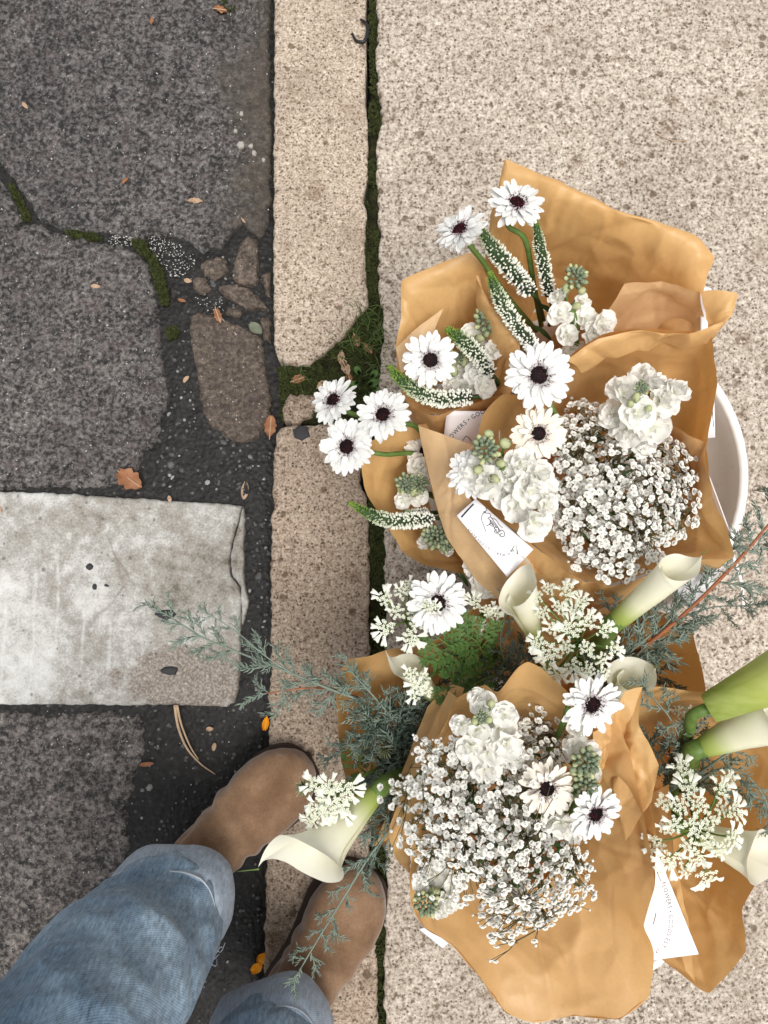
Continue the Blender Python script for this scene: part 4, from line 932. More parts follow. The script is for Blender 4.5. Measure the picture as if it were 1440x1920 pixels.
def one_bud_mesh():
    mb = MB(); mb.ell(Vector((0, 0, .3)), Vector((.72, 0, 0)), Vector((0, .72, 0)), Vector((0, 0, 1.1)), 9, 7, .75)
    for k in range(4):
        a = k * 1.57; d = Vector((math.cos(a), math.sin(a), 0)); q = Vector((-d.y, d.x, 0))
        v = []; f = []
        for i in range(5):
            u = i / 4; r = .76 * math.sin(.35 + u * 1.9) + .03; w_ = .5 * (1 - u) + .02
            for s in (-1, 0, 1): v.append(d * r * (1 - .12 * abs(s)) + q * s * w_ * .8 + Vector((0, 0, -.7 + 1.5 * u)))
        for i in range(4):
            for j in range(2): b_ = i * 3 + j; f.append((b_, b_ + 1, b_ + 4, b_ + 3))
        mb.add(v, f, .1)
    return mb.mesh('bud', M['bud'])
OB = one_bud_mesh()
def stock(florets, buds, single, st, label, seed=0, z=.38, leaves=()):
    random.seed(500 + seed); base = P(*st[-1])
    t = root('stock_flower', base, label, 'flower', 'white stock flowers')
    cx = sum(f[0] for f in florets + buds) / len(florets + buds); cy = sum(f[1] for f in florets + buds) / len(florets + buds)
    for i, fl in enumerate(florets):
        x, y, s = fl[:3]; zz = fl[3] if len(fl) > 3 else z + rnd(-.008, .008)
        n = ((x - cx) / 90 + rnd(-.3, .3), -(y - cy) / 90 + rnd(-.3, .3), 1)
        inst('floret', random.choice(FLO), frame(P(x, y, zz), n, rnd(0, 6.28), SC(s / 2, x, y, zz) * 1.32), t)
    for x, y, s, *q in buds:
        zz = q[0] if q else z + .012
        inst('bud_tip', random.choice(BUD), frame(P(x, y, zz), (rnd(-.2, .2), rnd(-.2, .2), 1), rnd(0, 6.28), SC(s / 2, x, y, zz)), t)
    for x, y, s, *q in single:
        zz = q[0] if q else z + .006
        inst('bud', OB, frame(P(x, y, zz), (rnd(-.7, .7), rnd(-.7, .7), 1), rnd(0, 6.28), SC(s / 2, x, y, zz)), t)
    stem(t, st, .0030, .0035)
    sp = PX(st[:1])[0]
    mb = MB()
    for x, y, s, *q in (florets + single):
        e = P(x, y, (q[0] if q else z) - .008); mb.tube([sp + (base - sp) * .15, sp.lerp(e, .6) - Vector((0, 0, .006)), e], .0013, 5)
    mb.build('flower_stalks', M['stem'], t)
    for (a, b_) in leaves: leafblade(t, a, b_)
    return t
def leafblade(parent, a, b_, w=.2, mat='leaf', name='leaf'):
    p, q = P(*a), P(*b_); d = q - p; L = d.length; s = d.cross(Vector((0, 0, 1))).normalized(); v = []; f = []
    for i in range(9):
        u = i / 8; ww = L * w * math.sin(math.pi * min(1, u * .92 + .06)) ** .8
        for j in (-1, 0, 1): v.append(p + d * u + s * j * ww * .5 + Vector((0, 0, .10 * L * math.sin(u * 3) + abs(j) * ww * .18)))
    for i in range(8):
        for j in range(2): k = i * 3 + j; f.append((k, k + 1, k + 4, k + 3))
    mb = MB(); mb.add(v, f); return mb.build(name, M[mat], parent)
stock([(1052, 590, 44), (1098, 600, 46), (1066, 628, 44), (1128, 604, 52, .375), (1110, 625, 46, .37), (1046, 560, 36), (1090, 568, 34), (1072, 652, 40, .345)], [(1076, 522, 46)], [(1060, 545, 24), (1092, 545, 22), (1078, 575, 22)],
      [(1070, 570, .375), (1078, 605, .37), (1080, 650, .34), (1070, 690, .24)], 'white stock flower with grey green bud tip in the tallest wrap', 1, .372, [((1020, 545, .33), (1062, 560, .34)), ((1010, 570, .32), (1050, 600, .33)), ((1035, 640, .30), (1000, 610, .31))])
stock([(884, 628, 40), (900, 645, 36), (925, 655, 40)], [(912, 605, 52)], [(898, 634, 24), (925, 632, 22)], [(908, 625, .335), (905, 660, .30), (890, 700, .21)], 'stock flower of mostly yellow green buds in the left wrap', 2, .335)
stock([(862, 690, 40), (895, 704, 50), (872, 728, 46), (848, 718, 36), (905, 725, 44)], [(858, 672, 26)], [(851, 698, 26), (870, 680, 24), (842, 660, 20)], [(875, 700, .335), (885, 710, .30), (890, 720, .21)], 'small white stock flower tucked between two veronica spikes', 3, .335)
stock([(1168, 735, 66), (1206, 712, 62), (1240, 755, 66), (1266, 735, 52), (1195, 775, 60), (1222, 800, 66, .375), (1175, 805, 62, .37), (1230, 722, 44), (1150, 775, 50, .37), (1205, 830, 52, .36)], [(1200, 730, 28, .412)], [(1192, 748, 22, .41), (1214, 768, 20, .405), (1182, 758, 20, .405)],
      [(1205, 765, .385), (1180, 820, .34), (1130, 890, .24)], 'large white stock flower at the upper right of the upper baby\'s breath', 4, .392)
stock([(890, 885, 56), (915, 905, 60), (975, 870, 56), (1010, 890, 52), (950, 925, 60), (992, 920, 62), (1020, 915, 52), (970, 950, 58), (1000, 978, 66), (955, 900, 46), (980, 905, 44), (1025, 945, 44), (940, 880, 38)], [(908, 845, 52)], [(948, 832, 30), (898, 880, 26), (925, 897, 24), (936, 868, 24), (918, 815, 26)],
      [(938, 868, .405), (955, 895, .39), (985, 920, .33), (1010, 930, .24)], 'wide white stock flower with blue green buds left of the upper baby\'s breath', 5, .402)
stock([(788, 880, 50), (760, 915, 36), (782, 930, 40), (756, 938, 30)], [(762, 906, 40), (786, 908, 34)], [(775, 925, 22), (752, 920, 20)], [(775, 910, .27), (800, 925, .23), (840, 940, .18)], 'white stock flower with green buds above the lying spike on the far left wrap', 6, .275)
stock([(795, 1018, 26), (836, 1030, 28)], [(818, 1008, 48), (832, 1022, 34)], [(800, 1000, 22), (838, 1005, 22)], [(820, 1010, .27), (830, 990, .23), (850, 970, .18)], 'stock tip of grey green buds below the lying spike on the far left wrap', 7, .27)
stock([(905, 1092, 54), (886, 1062, 36), (928, 1098, 40), (890, 1045, 28)], [(905, 1062, 30)], [(922, 1076, 24), (910, 1078, 22)], [(905, 1080, .275), (895, 1050, .23), (870, 1000, .18)], 'white stock flower peeping out under the tall left flap', 8, .28, [((878, 1100, .25), (862, 1072, .262)), ((868, 1110, .25), (850, 1085, .26))])
stock([(905, 1322, 54), (935, 1365, 62), (895, 1370, 52), (950, 1395, 60), (915, 1410, 60), (880, 1402, 52), (865, 1360, 42), (910, 1440, 56, .385), (945, 1340, 44), (965, 1420, 42, .385), (895, 1308, 36)], [(902, 1345, 26, .42)], [(915, 1350, 20, .42), (890, 1350, 20, .42), (920, 1320, 20, .42)],
      [(912, 1380, .395), (930, 1440, .34), (960, 1500, .25)], 'white stock flower at the top left of the front bouquet', 9, .40)
stock([(1075, 1400, 40), (1108, 1410, 36), (1052, 1545, 60, .375), (1085, 1372, 40), (1040, 1525, 46, .37), (1110, 1450, 34), (1075, 1560, 44, .365)], [(1096, 1428, 54), (1098, 1474, 46)], [(1076, 1445, 24), (1112, 1432, 24), (1080, 1495, 22), (1110, 1490, 20)], [(1095, 1450, .385), (1070, 1490, .34), (1020, 1530, .25)],
      'stock flower of pale green buds right of the cream daisy in the front bouquet', 10, .388)
stock([(816, 1642, 52), (838, 1688, 48), (790, 1655, 34), (850, 1660, 34), (825, 1705, 36)], [(798, 1692, 46)], [(808, 1668, 24), (785, 1680, 22), (820, 1672, 20)], [(810, 1680, .335), (850, 1655, .32), (900, 1590, .25)], 'stock flower with yellow green buds at the lower left of the front bouquet', 11, .335)

# ---- calla lilies
def calla(base, mouth, tail, r0, r1, label, st, kind='calla', roll=0.0, flare=.35, tl=None, spadix=False, stemr=None, bend=0.0, seed=0, open_=.55, tipl=.35, furl=.05, wrapk=1.08):
    b, m_, tt = P(*base), P(*mouth), P(*tail)
    t = root('calla_lily', b, label, 'flower', 'calla lilies')
    ax = m_ - b; L = ax.length; d = ax.normalized(); u = (tt - m_); u = (u - d * u.dot(d)); u = u.normalized() if u.length > 1e-6 else d.orthogonal().normalized()
    u = Matrix.Rotation(roll, 3, d) @ u; wv = d.cross(u)
    ra, rb = SC(r0, *base), SC(r1, *mouth); v = []; f = []; tc = []; nu, na = 22, 48
    mid = b.lerp(m_, .5)
    for i in range(nu + 1):
        s = i / nu
        for k in range(na + 1):
            kk = 2 * k / na - 1; th = math.pi * wrapk * (abs(kk) ** 1.35) * (1 if kk >= 0 else -1)          # the edge overlaps itself opposite the tail
            fr = (1 + math.cos(th)) * .5                              # 1 on the tail side
            ln = L * s * (1 + .28 * open_ * ((1 + math.cos(max(-math.pi, min(math.pi, th)))) * .5 - .5) * s)
            r = (ra * .55 + (rb - ra * .55) * (s ** .75) * (.55 + .45 * s)) * (1 + .10 * (abs(th) / math.pi - .5) * s)
            fl = flare * rb * max(0, (s - .62) / .38) ** 2.2 * (.45 + .75 * fr)
            spiral = 1 + furl * (th / math.pi) * (.35 + .65 * s)
            p = b + d * ln + (u * math.cos(th) + wv * math.sin(th)) * (r + fl) * spiral - d * max(0, (s - .8) / .2) ** 2 * rb * .25 * (1 - fr)
            p += (wv * math.sin(s * math.pi) * bend * L)
            if s > .7:
                g = ((s - .7) / .3) ** 2; q = max(0, 1 - abs(th) / .85) ** 1.25
                p = p.lerp(tt, .93 * g * q)
            p += Vector((nz(p, 55), nz(p + Vector((9, 1, 1)), 55), nz(p + Vector((1, 9, 1)), 55))) * .0012 * s
            v.append(p); tc.append(max(.001, s * .95))
    for i in range(nu):
        for k in range(na):
            a = i * (na + 1) + k; f.append((a, a + 1, a + na + 2, a + na + 1))
    mb = MB(); mb.add(v, f, tc); mb.build('spathe', M[kind], t)
    # drawn out green tip
    tipd = (tt - m_).normalized(); mb = MB(); mb.tube(crv([m_.lerp(tt, .97), tt, tt + tipd * rb * tipl + Vector((0, 0, -.001))], 8), [rb * .05, rb * .045, rb * .04, rb * .035, rb * .03, rb * .025, rb * .02, rb * .015, rb * .01], 6); mb.build('tip', M['stem'], t)
    if spadix:
        mb = MB(); mb.tube(crv([b + d * L * .15, b + d * L * .8 + wv * rb * .1], 10), [rb * .16] * 10 + [rb * .08], 8); mb.build('spadix', M['spadix'], t)
    pts = [b + d * L * .03, b - d * min(L * .15, ra * .9)] + PX(st); sr = stemr or ra * .55
    mb = MB(); mb.tube(crv(pts, 18), sr, 10); mb.build('stem', M['stem'], t); return t
calla((1003, 1195, .33), (976, 1098, .375), (970, 1036, .40), 24, 36, 'white calla lily with its open mouth facing the upper bucket, middle of the picture', [(1015, 1230, .28), (1030, 1260, .17)], flare=.16, open_=1.1, furl=.20, wrapk=1.25, tipl=.5)
calla((1160, 1162, .345), (1278, 1064, .395), (1318, 1038, .405), 34, 29, 'long pale calla lily tube with green base lying over the upper right wrap corner', [(1130, 1200, .29), (1080, 1250, .17)], flare=.10, open_=.7, furl=.17, wrapk=1.3, tipl=.6)
calla((1150, 1318, .30), (1192, 1266, .335), (1226, 1252, .345), 20, 34, 'small cream calla lily curled beside the tilted daisy at the front wrap\'s top', [(1120, 1320, .26), (1090, 1290, .16)], flare=.25, open_=.9, furl=.28, wrapk=1.35, tipl=.5)
calla((818, 1312, .285), (762, 1245, .32), (722, 1214, .335), 20, 26, 'slender calla lily seen from the side behind a green lace bud', [(830, 1340, .24), (815, 1380, .16)], flare=.15, open_=.6)
calla((702, 1490, .315), (574, 1618, .355), (482, 1630, .355), 31, 50, 'largest white calla lily hanging over the boots with a long green tip', [(740, 1460, .27), (790, 1420, .16)], flare=.55, open_=.8, tipl=.75)
calla((1330, 1328, .355), (1560, 1225, .40), (1640, 1200, .41), 50, 66, 'big yellow green calla lily cut by the right edge', [(1290, 1378, .31), (1255, 1450, .18)], 'calla_green', flare=.1, stemr=.0056, spadix=False)
calla((1318, 1402, .325), (1470, 1340, .355), (1540, 1318, .36), 34, 54, 'white calla lily under the green one at the right edge', [(1290, 1440, .27), (1260, 1480, .18)], flare=.2, furl=.2, wrapk=1.3)
calla((1285, 1552, .29), (1428, 1612, .325), (1480, 1640, .325), 24, 46, 'cream calla lily below the lace flower pointing at the right edge', [(1270, 1530, .24), (1255, 1500, .18)], flare=.12, furl=.10, wrapk=1.2)

# ---- white lace flowers
def umbel_mesh(seed, np_):
    rs = random.Random(seed); mb = MB()
    for i in range(19):
        r = .80 * math.sqrt((i + .5) / 19) * rs.uniform(.85, 1.1); a = i * 2.39996 + rs.uniform(-.3, .3); c = Vector((r * math.cos(a), r * math.sin(a), .30 * (1 - r * r) + rs.uniform(-.10, .10)))
        mb.ell(c, Vector((.05, 0, 0)), Vector((0, .05, 0)), Vector((0, 0, .06)), 5, 3, rs.uniform(.5, 1))
        ph = rs.uniform(0, 6)
        for k in range(5):
            b_ = ph + k * 1.2566 + rs.uniform(-.2, .2); d = Vector((math.cos(b_), math.sin(b_), rs.uniform(.0, .5))); q = Vector((-d.y, d.x, 0)) * .055; l = rs.uniform(.13, .20); e = c + d * l
            mb.add([c - q * .3 + d * .03, c + d * l * .7 - q * 1.1, e - q * .5, e + q * .5, c + d * l * .7 + q * 1.1, c + q * .3 + d * .03], [(0, 1, 2, 3, 4, 5)], rs.uniform(0, .3))
        mb.tube([Vector((0, 0, -.45)), c], .012, 3, 1.0, False)
    for i in range(np_):
        a = rs.uniform(-.25, .25) + (i - (np_ - 1) / 2) * .62; L = rs.uniform(.70, 1.05); w_ = L * rs.uniform(.55, .72); d = Vector((math.cos(a), math.sin(a), rs.uniform(-.1, .15))); q = Vector((-math.sin(a), math.cos(a), 0)); b_ = d * .55 + Vector((0, 0, .1)); v = []; f = []
        for j in range(6):
            u = j / 5; ww = w_ * (.10 + .90 * u ** .9) * (1 if u < .9 else .86)
            for s in (-1, -.5, 0, .5, 1): v.append(b_ + d * (L * u - (.17 * L * (1 - abs(s)) if j == 5 else 0) - .08 * L * u * (abs(s) == 1)) + q * s * ww * .5 + Vector((0, 0, .16 * math.sin(u * 2.6) - .14 * u * s * s + rs.uniform(-.02, .02))))
        for j in range(5):
            for s in range(4): k = j * 5 + s; f.append((k, k + 1, k + 6, k + 5))
        mb.add(v, f, 0.0)
    return mb.mesh('umbellet', M['lace'])
UMP = [umbel_mesh(i, 4 + i % 3) for i in range(5)]; UM0 = [umbel_mesh(10 + i, i) for i in range(3)]
def lace(hub, items, label, st, seed=0, size=34):
    random.seed(700 + seed); h = P(*hub); t = root('lace_flower', h, label, 'flower', 'white lace flowers'); mb = MB()
    for it in items:
        x, y, s = it[:3]; big = it[3] if len(it) > 3 else 0; zz = (it[4] if len(it) > 4 else hub[2] + .028 + rnd(-.006, .006)); c = P(x, y, zz)
        out = math.atan2(-(y - hub[1]), x - hub[0]); n = Vector(((x - hub[0]) / 160, -(y - hub[1]) / 160, 1)).normalized()
        me = random.choice(UMP if big else UM0)
        fr = Matrix.Translation(c) @ Vector((0, 0, 1)).rotation_difference(n).to_matrix().to_4x4() @ Matrix.Rotation(out + rnd(-.3, .3), 4, 'Z') @ Matrix.Scale(SC(s / 2, x, y, zz), 4)
        inst('umbellet', me, fr, t); mb.tube(crv([h, h.lerp(c, .6) + Vector((0, 0, .003)), c - n * SC(s * .15, x, y, zz)], 6), .0009, 5)
    mb.build('flower_rays', M['stem'], t); stem(t, [hub] + st, .0016, .0020); return t
lace((762, 1165, .315), [(722, 1122, 40, 1), (752, 1112, 34), (768, 1100, 32), (724, 1178, 44, 1), (745, 1148, 38), (770, 1195, 44, 1), (778, 1150, 40), (800, 1135, 30, 0, .372), (782, 1168, 36), (812, 1140, 30, 1, .374)], 'lace flower whose clusters spread over the left of a daisy beside the mossy joint', [(790, 1210, .26), (900, 1260, .16)], 1)
lace((1085, 1205, .345), [(1062, 1110, 42, 1), (1030, 1105, 34), (1020, 1150, 36), (1050, 1140, 36), (1078, 1148, 40, 1), (1008, 1120, 32), (1100, 1165, 42, 1), (1130, 1180, 40, 1), (1040, 1178, 38), (1070, 1180, 48, 1), (1035, 1225, 50, 1), (1062, 1212, 36), (1100, 1215, 40), (1125, 1235, 36), (1075, 1250, 44, 1), (1100, 1255, 40), (1150, 1215, 40, 1), (1025, 1255, 34), (1010, 1205, 36, 1), (1048, 1262, 34, 1), (1130, 1262, 36), (1090, 1130, 36, 1)],
     'biggest lace flower, a loose round head above the front bouquet', [(1060, 1240, .28), (1040, 1260, .16)], 2)
lace((905, 1150, .285), [(890, 1130, 34, 1), (912, 1145, 30), (925, 1150, 34, 1), (884, 1165, 28), (905, 1172, 26)], 'small lace flower sprig right of the daisy in shade', [(920, 1200, .24), (950, 1260, .16)], 3)
lace((640, 1475, .335), [(625, 1500, 54, 1, .35), (600, 1512, 50, 1, .352), (640, 1515, 50, 1, .352), (650, 1478, 50, 1, .352), (620, 1475, 44, 1, .352), (585, 1535, 38, 1, .35), (618, 1528, 38, 0, .352), (588, 1470, 40, 1, .35)], 'white lace flower with broad petals in front of the boot toe', [(690, 1450, .29), (780, 1410, .16)], 4)
lace((1305, 1555, .32), [(1278, 1445, 46, 1), (1290, 1480, 48, 1), (1350, 1480, 46, 1), (1365, 1462, 36, 1), (1245, 1505, 40), (1275, 1510, 44), (1310, 1510, 46), (1300, 1545, 46), (1330, 1540, 44), (1268, 1545, 42), (1230, 1580, 42, 1), (1290, 1580, 42), (1320, 1575, 44), (1375, 1520, 48, 1), (1370, 1570, 46, 1), (1258, 1610, 54, 1), (1305, 1605, 46, 1), (1325, 1640, 54, 1), (1345, 1590, 38), (1285, 1630, 32), (1350, 1520, 36), (1250, 1550, 36)],
     'pale greenish lace flower on spreading green stalks in the right bouquet', [(1290, 1500, .26), (1260, 1470, .17)], 5)
lace((790, 1285, .335), [(772, 1265, 36), (785, 1285, 42), (778, 1300, 34), (795, 1272, 30), (800, 1295, 30)], 'closed green lace flower bud cluster over the slender calla', [(815, 1262, .31), (860, 1240, .25), (900, 1270, .16)], 6)
lace((1282, 1345, .27), [(1272, 1332, 30), (1290, 1338, 28), (1280, 1352, 26)], 'tiny green lace cluster in the shade under the yellow green calla', [(1270, 1400, .2), (1260, 1440, .16)], 7)
def greenbud(px, py, z, d, label, st):
    c = P(px, py, z); t = root('lace_bud', c, label, 'flower', 'closed lace flower buds'); mb = MB(); r = SC(d / 2, px, py, z)
    for i in range(34):
        a = i * 2.4; ph = (i + .5) / 34 * 1.7; d0 = Vector((math.cos(a) * math.sin(ph), math.sin(a) * math.sin(ph), math.cos(ph) * .8)); q = d0.orthogonal().normalized() * r * .09
        mb.tube([c + d0 * r * .1, c + d0 * r * .7 + Vector((0, 0, r * .2)), c + d0 * r * rnd(.8, 1.1) + Vector((0, 0, r * .5))], [r * .07, r * .06, r * .01], 4, rnd(0, .7))
    mb.build('bracts', M['bud'], t); stem(t, [(px, py, z - .005)] + st, .0013, .0018)
greenbud(570, 1474, .325, 42, 'spiky green lace bud hanging over the toe of the boot', [(620, 1490, .31), (690, 1460, .27), (780, 1410, .16)])
greenbud(722, 1405, .27, 36, 'pale green lace bud half lost in dark blue foliage', [(740, 1420, .22), (780, 1420, .16)])

# ---- blue conifer sprigs
def branchlet_mesh(seed, L=1.0):
    rs = random.Random(seed); mb = MB()
    def twig(p, d, ln, w, dep):
        q = d.orthogonal().normalized(); q2 = d.cross(q); n = max(3, int(ln * 8)); pts = [p]
        dd = d.copy()
        for i in range(n):
            dd = (dd + Vector((rs.uniform(-.12, .12), rs.uniform(-.12, .12), rs.uniform(-.10, .10)))).normalized(); pts.append(pts[-1] + dd * ln / n)
        mb.tube(pts, [w * (1 - .6 * i / n) for i in range(n + 1)], 4, 0.0)
        for i in range(1, n + 1):
            for k in range(2):
                a = rs.uniform(0, 6.28) if dep else (k * math.pi + rs.uniform(-.7, .7) + i * .9)
                o = q * math.cos(a) + q2 * math.sin(a); nd = (dd * .75 + o * rs.uniform(.5, .85)).normalized(); l = rs.uniform(.17, .30)
                e0 = pts[i]; mb.tube([e0, e0 + nd * l * .6 + o * .0, e0 + (nd * .9 + dd * .25).normalized() * l], [w * .9, w * 1.0, w * .2], 4, rs.uniform(0, 1), False)
            if dep == 0 and i in (n // 3, n // 2, 2 * n // 3, n - 1) and rs.random() < .9:
                a = rs.uniform(0, 6.28); o = q * math.cos(a) + q2 * math.sin(a); twig(pts[i], (dd * .8 + o * .75).normalized(), ln * rs.uniform(.3, .5), w * .8, 1)
    twig(Vector((0, 0, 0)), Vector((0, 0, 1)), L, .030, 0)
    return mb
BRM = {k: [branchlet_mesh(i).mesh('branchlet', M[k]) for i in range(5)] for k in ('conifer', 'conifer_dark')}
def sprig(path, n, lpx, label, mat='conifer', smat=None, seed=0, r=.0016, spread=.8, flat=.5, tip=True, start=0.0):
    random.seed(1100 + seed); c = crv(PX(path), 40); base = c[0]
    t = root('conifer_sprig', base, label, 'foliage sprig', 'blue green conifer sprigs')
    mb = MB(); mb.tube(c, [r * (1 - .6 * i / 40) for i in range(41)], 6); mb.build('stem', M[smat or mat], t)
    for i in range(n):
        u = start + (1 - start) * (i + rnd(.1, .9)) / n; k = min(39, int(u * 40)); p = c[k].lerp(c[k + 1], u * 40 - k); d = (c[k + 1] - c[k]).normalized()
        side = Vector((-d.y, d.x, 0)); side = side.normalized() if side.length > 1e-4 else d.orthogonal()
        o = (side * (1 if i % 2 else -1) + Vector((0, 0, rnd(-flat, flat)))).normalized()
        nd = d * rnd(.5, 1.0) + o * spread * rnd(.6, 1.2)
        pl = path[min(len(path) - 1, int(u * (len(path) - 1) + .5))]; L = SC(lpx, *pl) * rnd(.65, 1.2) * (1 - .35 * u)
        inst('branchlet', random.choice(BRM[mat]), frame(p, nd, rnd(0, 6.28), L), t)
    if tip:
        pl = path[-1]; inst('branchlet', BRM[mat][seed % 5], frame(c[-1], c[-1] - c[-3], rnd(0, 6), SC(lpx * .8, *pl)), t)
    return t
sprig([(770, 1345, .25), (720, 1325, .275), (640, 1300, .285), (545, 1262, .285), (430, 1216, .28), (378, 1194, .28), (318, 1156, .28)], 15, 62, 'long pale conifer sprig reaching out over the kerb to the white painted block', seed=1, r=.0017, start=.28, spread=.55, flat=.3)
sprig([(548, 1262, .286), (500, 1232, .288), (450, 1190, .29), (406, 1160, .29)], 7, 46, 'short side conifer sprig forking above the long pale one', seed=2, r=.001, spread=.5, flat=.3)
sprig([(770, 1350, .24), (720, 1330, .27), (650, 1298, .28), (580, 1290, .28), (500, 1300, .275)], 13, 66, 'blue green conifer sprig with red brown stem pointing left over the kerb', 'conifer', 'redstem', 3, .0018, .75)
sprig([(790, 1400, .20), (740, 1350, .27), (700, 1305, .295), (668, 1270, .30)], 9, 60, 'blue conifer sprig rising over the left paper edge', seed=4)
sprig([(790, 1420, .2), (740, 1385, .26), (690, 1380, .28), (648, 1405, .28)], 9, 60, 'blue conifer sprig drooping over the left wrap\'s pale side', seed=5)
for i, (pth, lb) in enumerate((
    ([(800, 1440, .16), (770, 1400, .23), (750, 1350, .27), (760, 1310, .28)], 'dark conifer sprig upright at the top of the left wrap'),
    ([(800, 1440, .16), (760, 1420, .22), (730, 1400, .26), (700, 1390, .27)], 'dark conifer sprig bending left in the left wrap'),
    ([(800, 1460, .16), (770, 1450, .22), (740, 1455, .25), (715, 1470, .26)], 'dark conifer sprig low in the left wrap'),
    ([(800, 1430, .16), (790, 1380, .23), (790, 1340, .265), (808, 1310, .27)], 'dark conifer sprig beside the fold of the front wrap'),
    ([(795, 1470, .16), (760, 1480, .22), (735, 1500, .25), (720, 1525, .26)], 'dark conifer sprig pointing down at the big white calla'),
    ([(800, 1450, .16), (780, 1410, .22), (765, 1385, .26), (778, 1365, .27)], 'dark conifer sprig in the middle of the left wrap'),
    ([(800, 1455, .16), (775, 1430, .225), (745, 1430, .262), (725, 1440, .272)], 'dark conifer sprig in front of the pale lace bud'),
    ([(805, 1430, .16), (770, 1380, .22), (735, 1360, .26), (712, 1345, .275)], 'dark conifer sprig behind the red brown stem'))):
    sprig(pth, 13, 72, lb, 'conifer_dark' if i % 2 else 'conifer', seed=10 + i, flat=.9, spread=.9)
sprig([(770, 1500, .24), (735, 1550, .28), (690, 1610, .285), (640, 1690, .28), (600, 1755, .275), (566, 1812, .27)], 17, 58, 'conifer sprig trailing down over the right boot towards the jeans cuff', seed=20, r=.0016, spread=.75)
sprig([(760, 1490, .25), (728, 1530, .285), (720, 1570, .285), (700, 1610, .28)], 8, 54, 'short dark conifer sprig under the big white calla', 'conifer_dark', seed=21)
sprig([(780, 1520, .25), (800, 1545, .28), (838, 1570, .29), (866, 1598, .29)][:3], 5, 50, 'short conifer sprig touching the lilac card left of the front bouquet', seed=22)
sprig([(1120, 1270, .18), (1205, 1215, .285), (1290, 1145, .31), (1375, 1060, .325), (1440, 985, .33), (1490, 920, .33)], 24, 74, 'large conifer sprig with orange brown stem reaching over the pavement at the right edge', 'conifer', 'redstem', 30, .0026, .85, start=.15)
sprig([(1120, 1275, .18), (1180, 1240, .27), (1240, 1180, .30), (1300, 1110, .31)], 16, 70, 'bushy conifer sprig under the long calla tube', seed=31, flat=.8)
sprig([(1110, 1280, .18), (1150, 1250, .26), (1190, 1215, .29), (1250, 1170, .295), (1330, 1140, .30), (1392, 1136, .30)], 15, 62, 'conifer sprig lying level above the right pavement', seed=32)
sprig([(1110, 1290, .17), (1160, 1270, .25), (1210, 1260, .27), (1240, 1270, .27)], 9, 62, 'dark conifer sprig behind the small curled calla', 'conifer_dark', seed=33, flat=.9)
sprig([(1130, 1250, .18), (1160, 1215, .27), (1170, 1180, .30), (1150, 1155, .31)], 9, 56, 'conifer sprig beside the green base of the long calla', seed=34)
sprig([(1020, 1270, .16), (960, 1260, .24), (938, 1210, .285), (946, 1160, .30)], 9, 56, 'pale conifer sprig standing left of the upright white calla', seed=35)
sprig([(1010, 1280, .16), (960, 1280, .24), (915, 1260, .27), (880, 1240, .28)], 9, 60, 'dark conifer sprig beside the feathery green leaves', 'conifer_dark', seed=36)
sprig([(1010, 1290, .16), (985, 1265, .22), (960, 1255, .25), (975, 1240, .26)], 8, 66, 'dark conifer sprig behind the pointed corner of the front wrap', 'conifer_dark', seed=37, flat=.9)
sprig([(1255, 1450, .18), (1275, 1400, .29), (1258, 1350, .325), (1228, 1312, .335)], 9, 66, 'pale conifer sprig under the front wrap corner by the yellow green calla', seed=40, r=.0015)
sprig([(1255, 1460, .18), (1270, 1430, .28), (1285, 1395, .31), (1300, 1375, .32)], 7, 58, 'short conifer sprig beside the dark calla stem', seed=41)
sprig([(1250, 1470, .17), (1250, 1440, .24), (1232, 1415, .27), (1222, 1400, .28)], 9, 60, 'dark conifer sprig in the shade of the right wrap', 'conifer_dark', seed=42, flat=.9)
sprig([(1270, 1480, .18), (1310, 1450, .29), (1370, 1410, .335), (1440, 1375, .345)], 9, 56, 'conifer sprig crossing the white calla at the right edge', seed=43)
sprig([(1280, 1490, .18), (1330, 1450, .28), (1385, 1445, .31), (1430, 1490, .31), (1445, 1540, .31)], 11, 56, 'conifer sprig hanging in front of the right wrap side', seed=44)
sprig([(1280, 1490, .18), (1335, 1470, .27), (1385, 1510, .30), (1440, 1505, .30)], 8, 50, 'conifer sprig lowest on the right wrap side', seed=45)

# ---- feathery carrot like leaves
def feather(path, wpx, label, seed=0, cat='leaf'):
    random.seed(1500 + seed); c = crv(PX(path), 20); t = root('feathery_leaf', c[0], label, cat, 'feathery green leaves')
    mb = MB(); mb.tube(c, [.0012 * (1 - .6 * i / 20) for i in range(21)], 5); mb.build('midrib', M['stem'], t)
    W = SC(wpx / 2, *path[-1])
    for i in range(4, 21, 2):
        u = i / 20; d = (c[i] - c[i - 1]).normalized()
        for s in (-1, 1):
            side = Vector((-d.y, d.x, .0)).normalized() * s; L = W * (1.05 - abs(u - .55) * 1.1) * rnd(.85, 1.15); a = (d * .7 + side * .9 + Vector((0, 0, rnd(-.3, .2)))).normalized(); mb = MB()
            ends = [c[i] + a * L * q for q in (0, .35, .6, .8, 1)]; mb.tube(ends, L * .022, 4)
            for k, e in enumerate(ends[1:]):
                for s2 in (-1, 0, 1):
                    b_ = Vector((-a.y, a.x, 0)).normalized() * s2; q = (a + b_ * .8 + Vector((0, 0, rnd(-.2, .2)))).normalized(); l = L * rnd(.26, .38); w_ = Vector((-q.y, q.x, .2)).normalized() * l * .20
                    mb.add([e, e + q * l * .5 + w_, e + q * l, e + q * l * .5 - w_], [(0, 1, 2, 3)])
            mb.build('leaflet', M['feather'], t, smooth=False)
feather([(960, 1260, .16), (900, 1245, .28), (850, 1215, .325), (812, 1190, .33)], 110, 'feathery green leaf under the daisy with lace florets', 1)
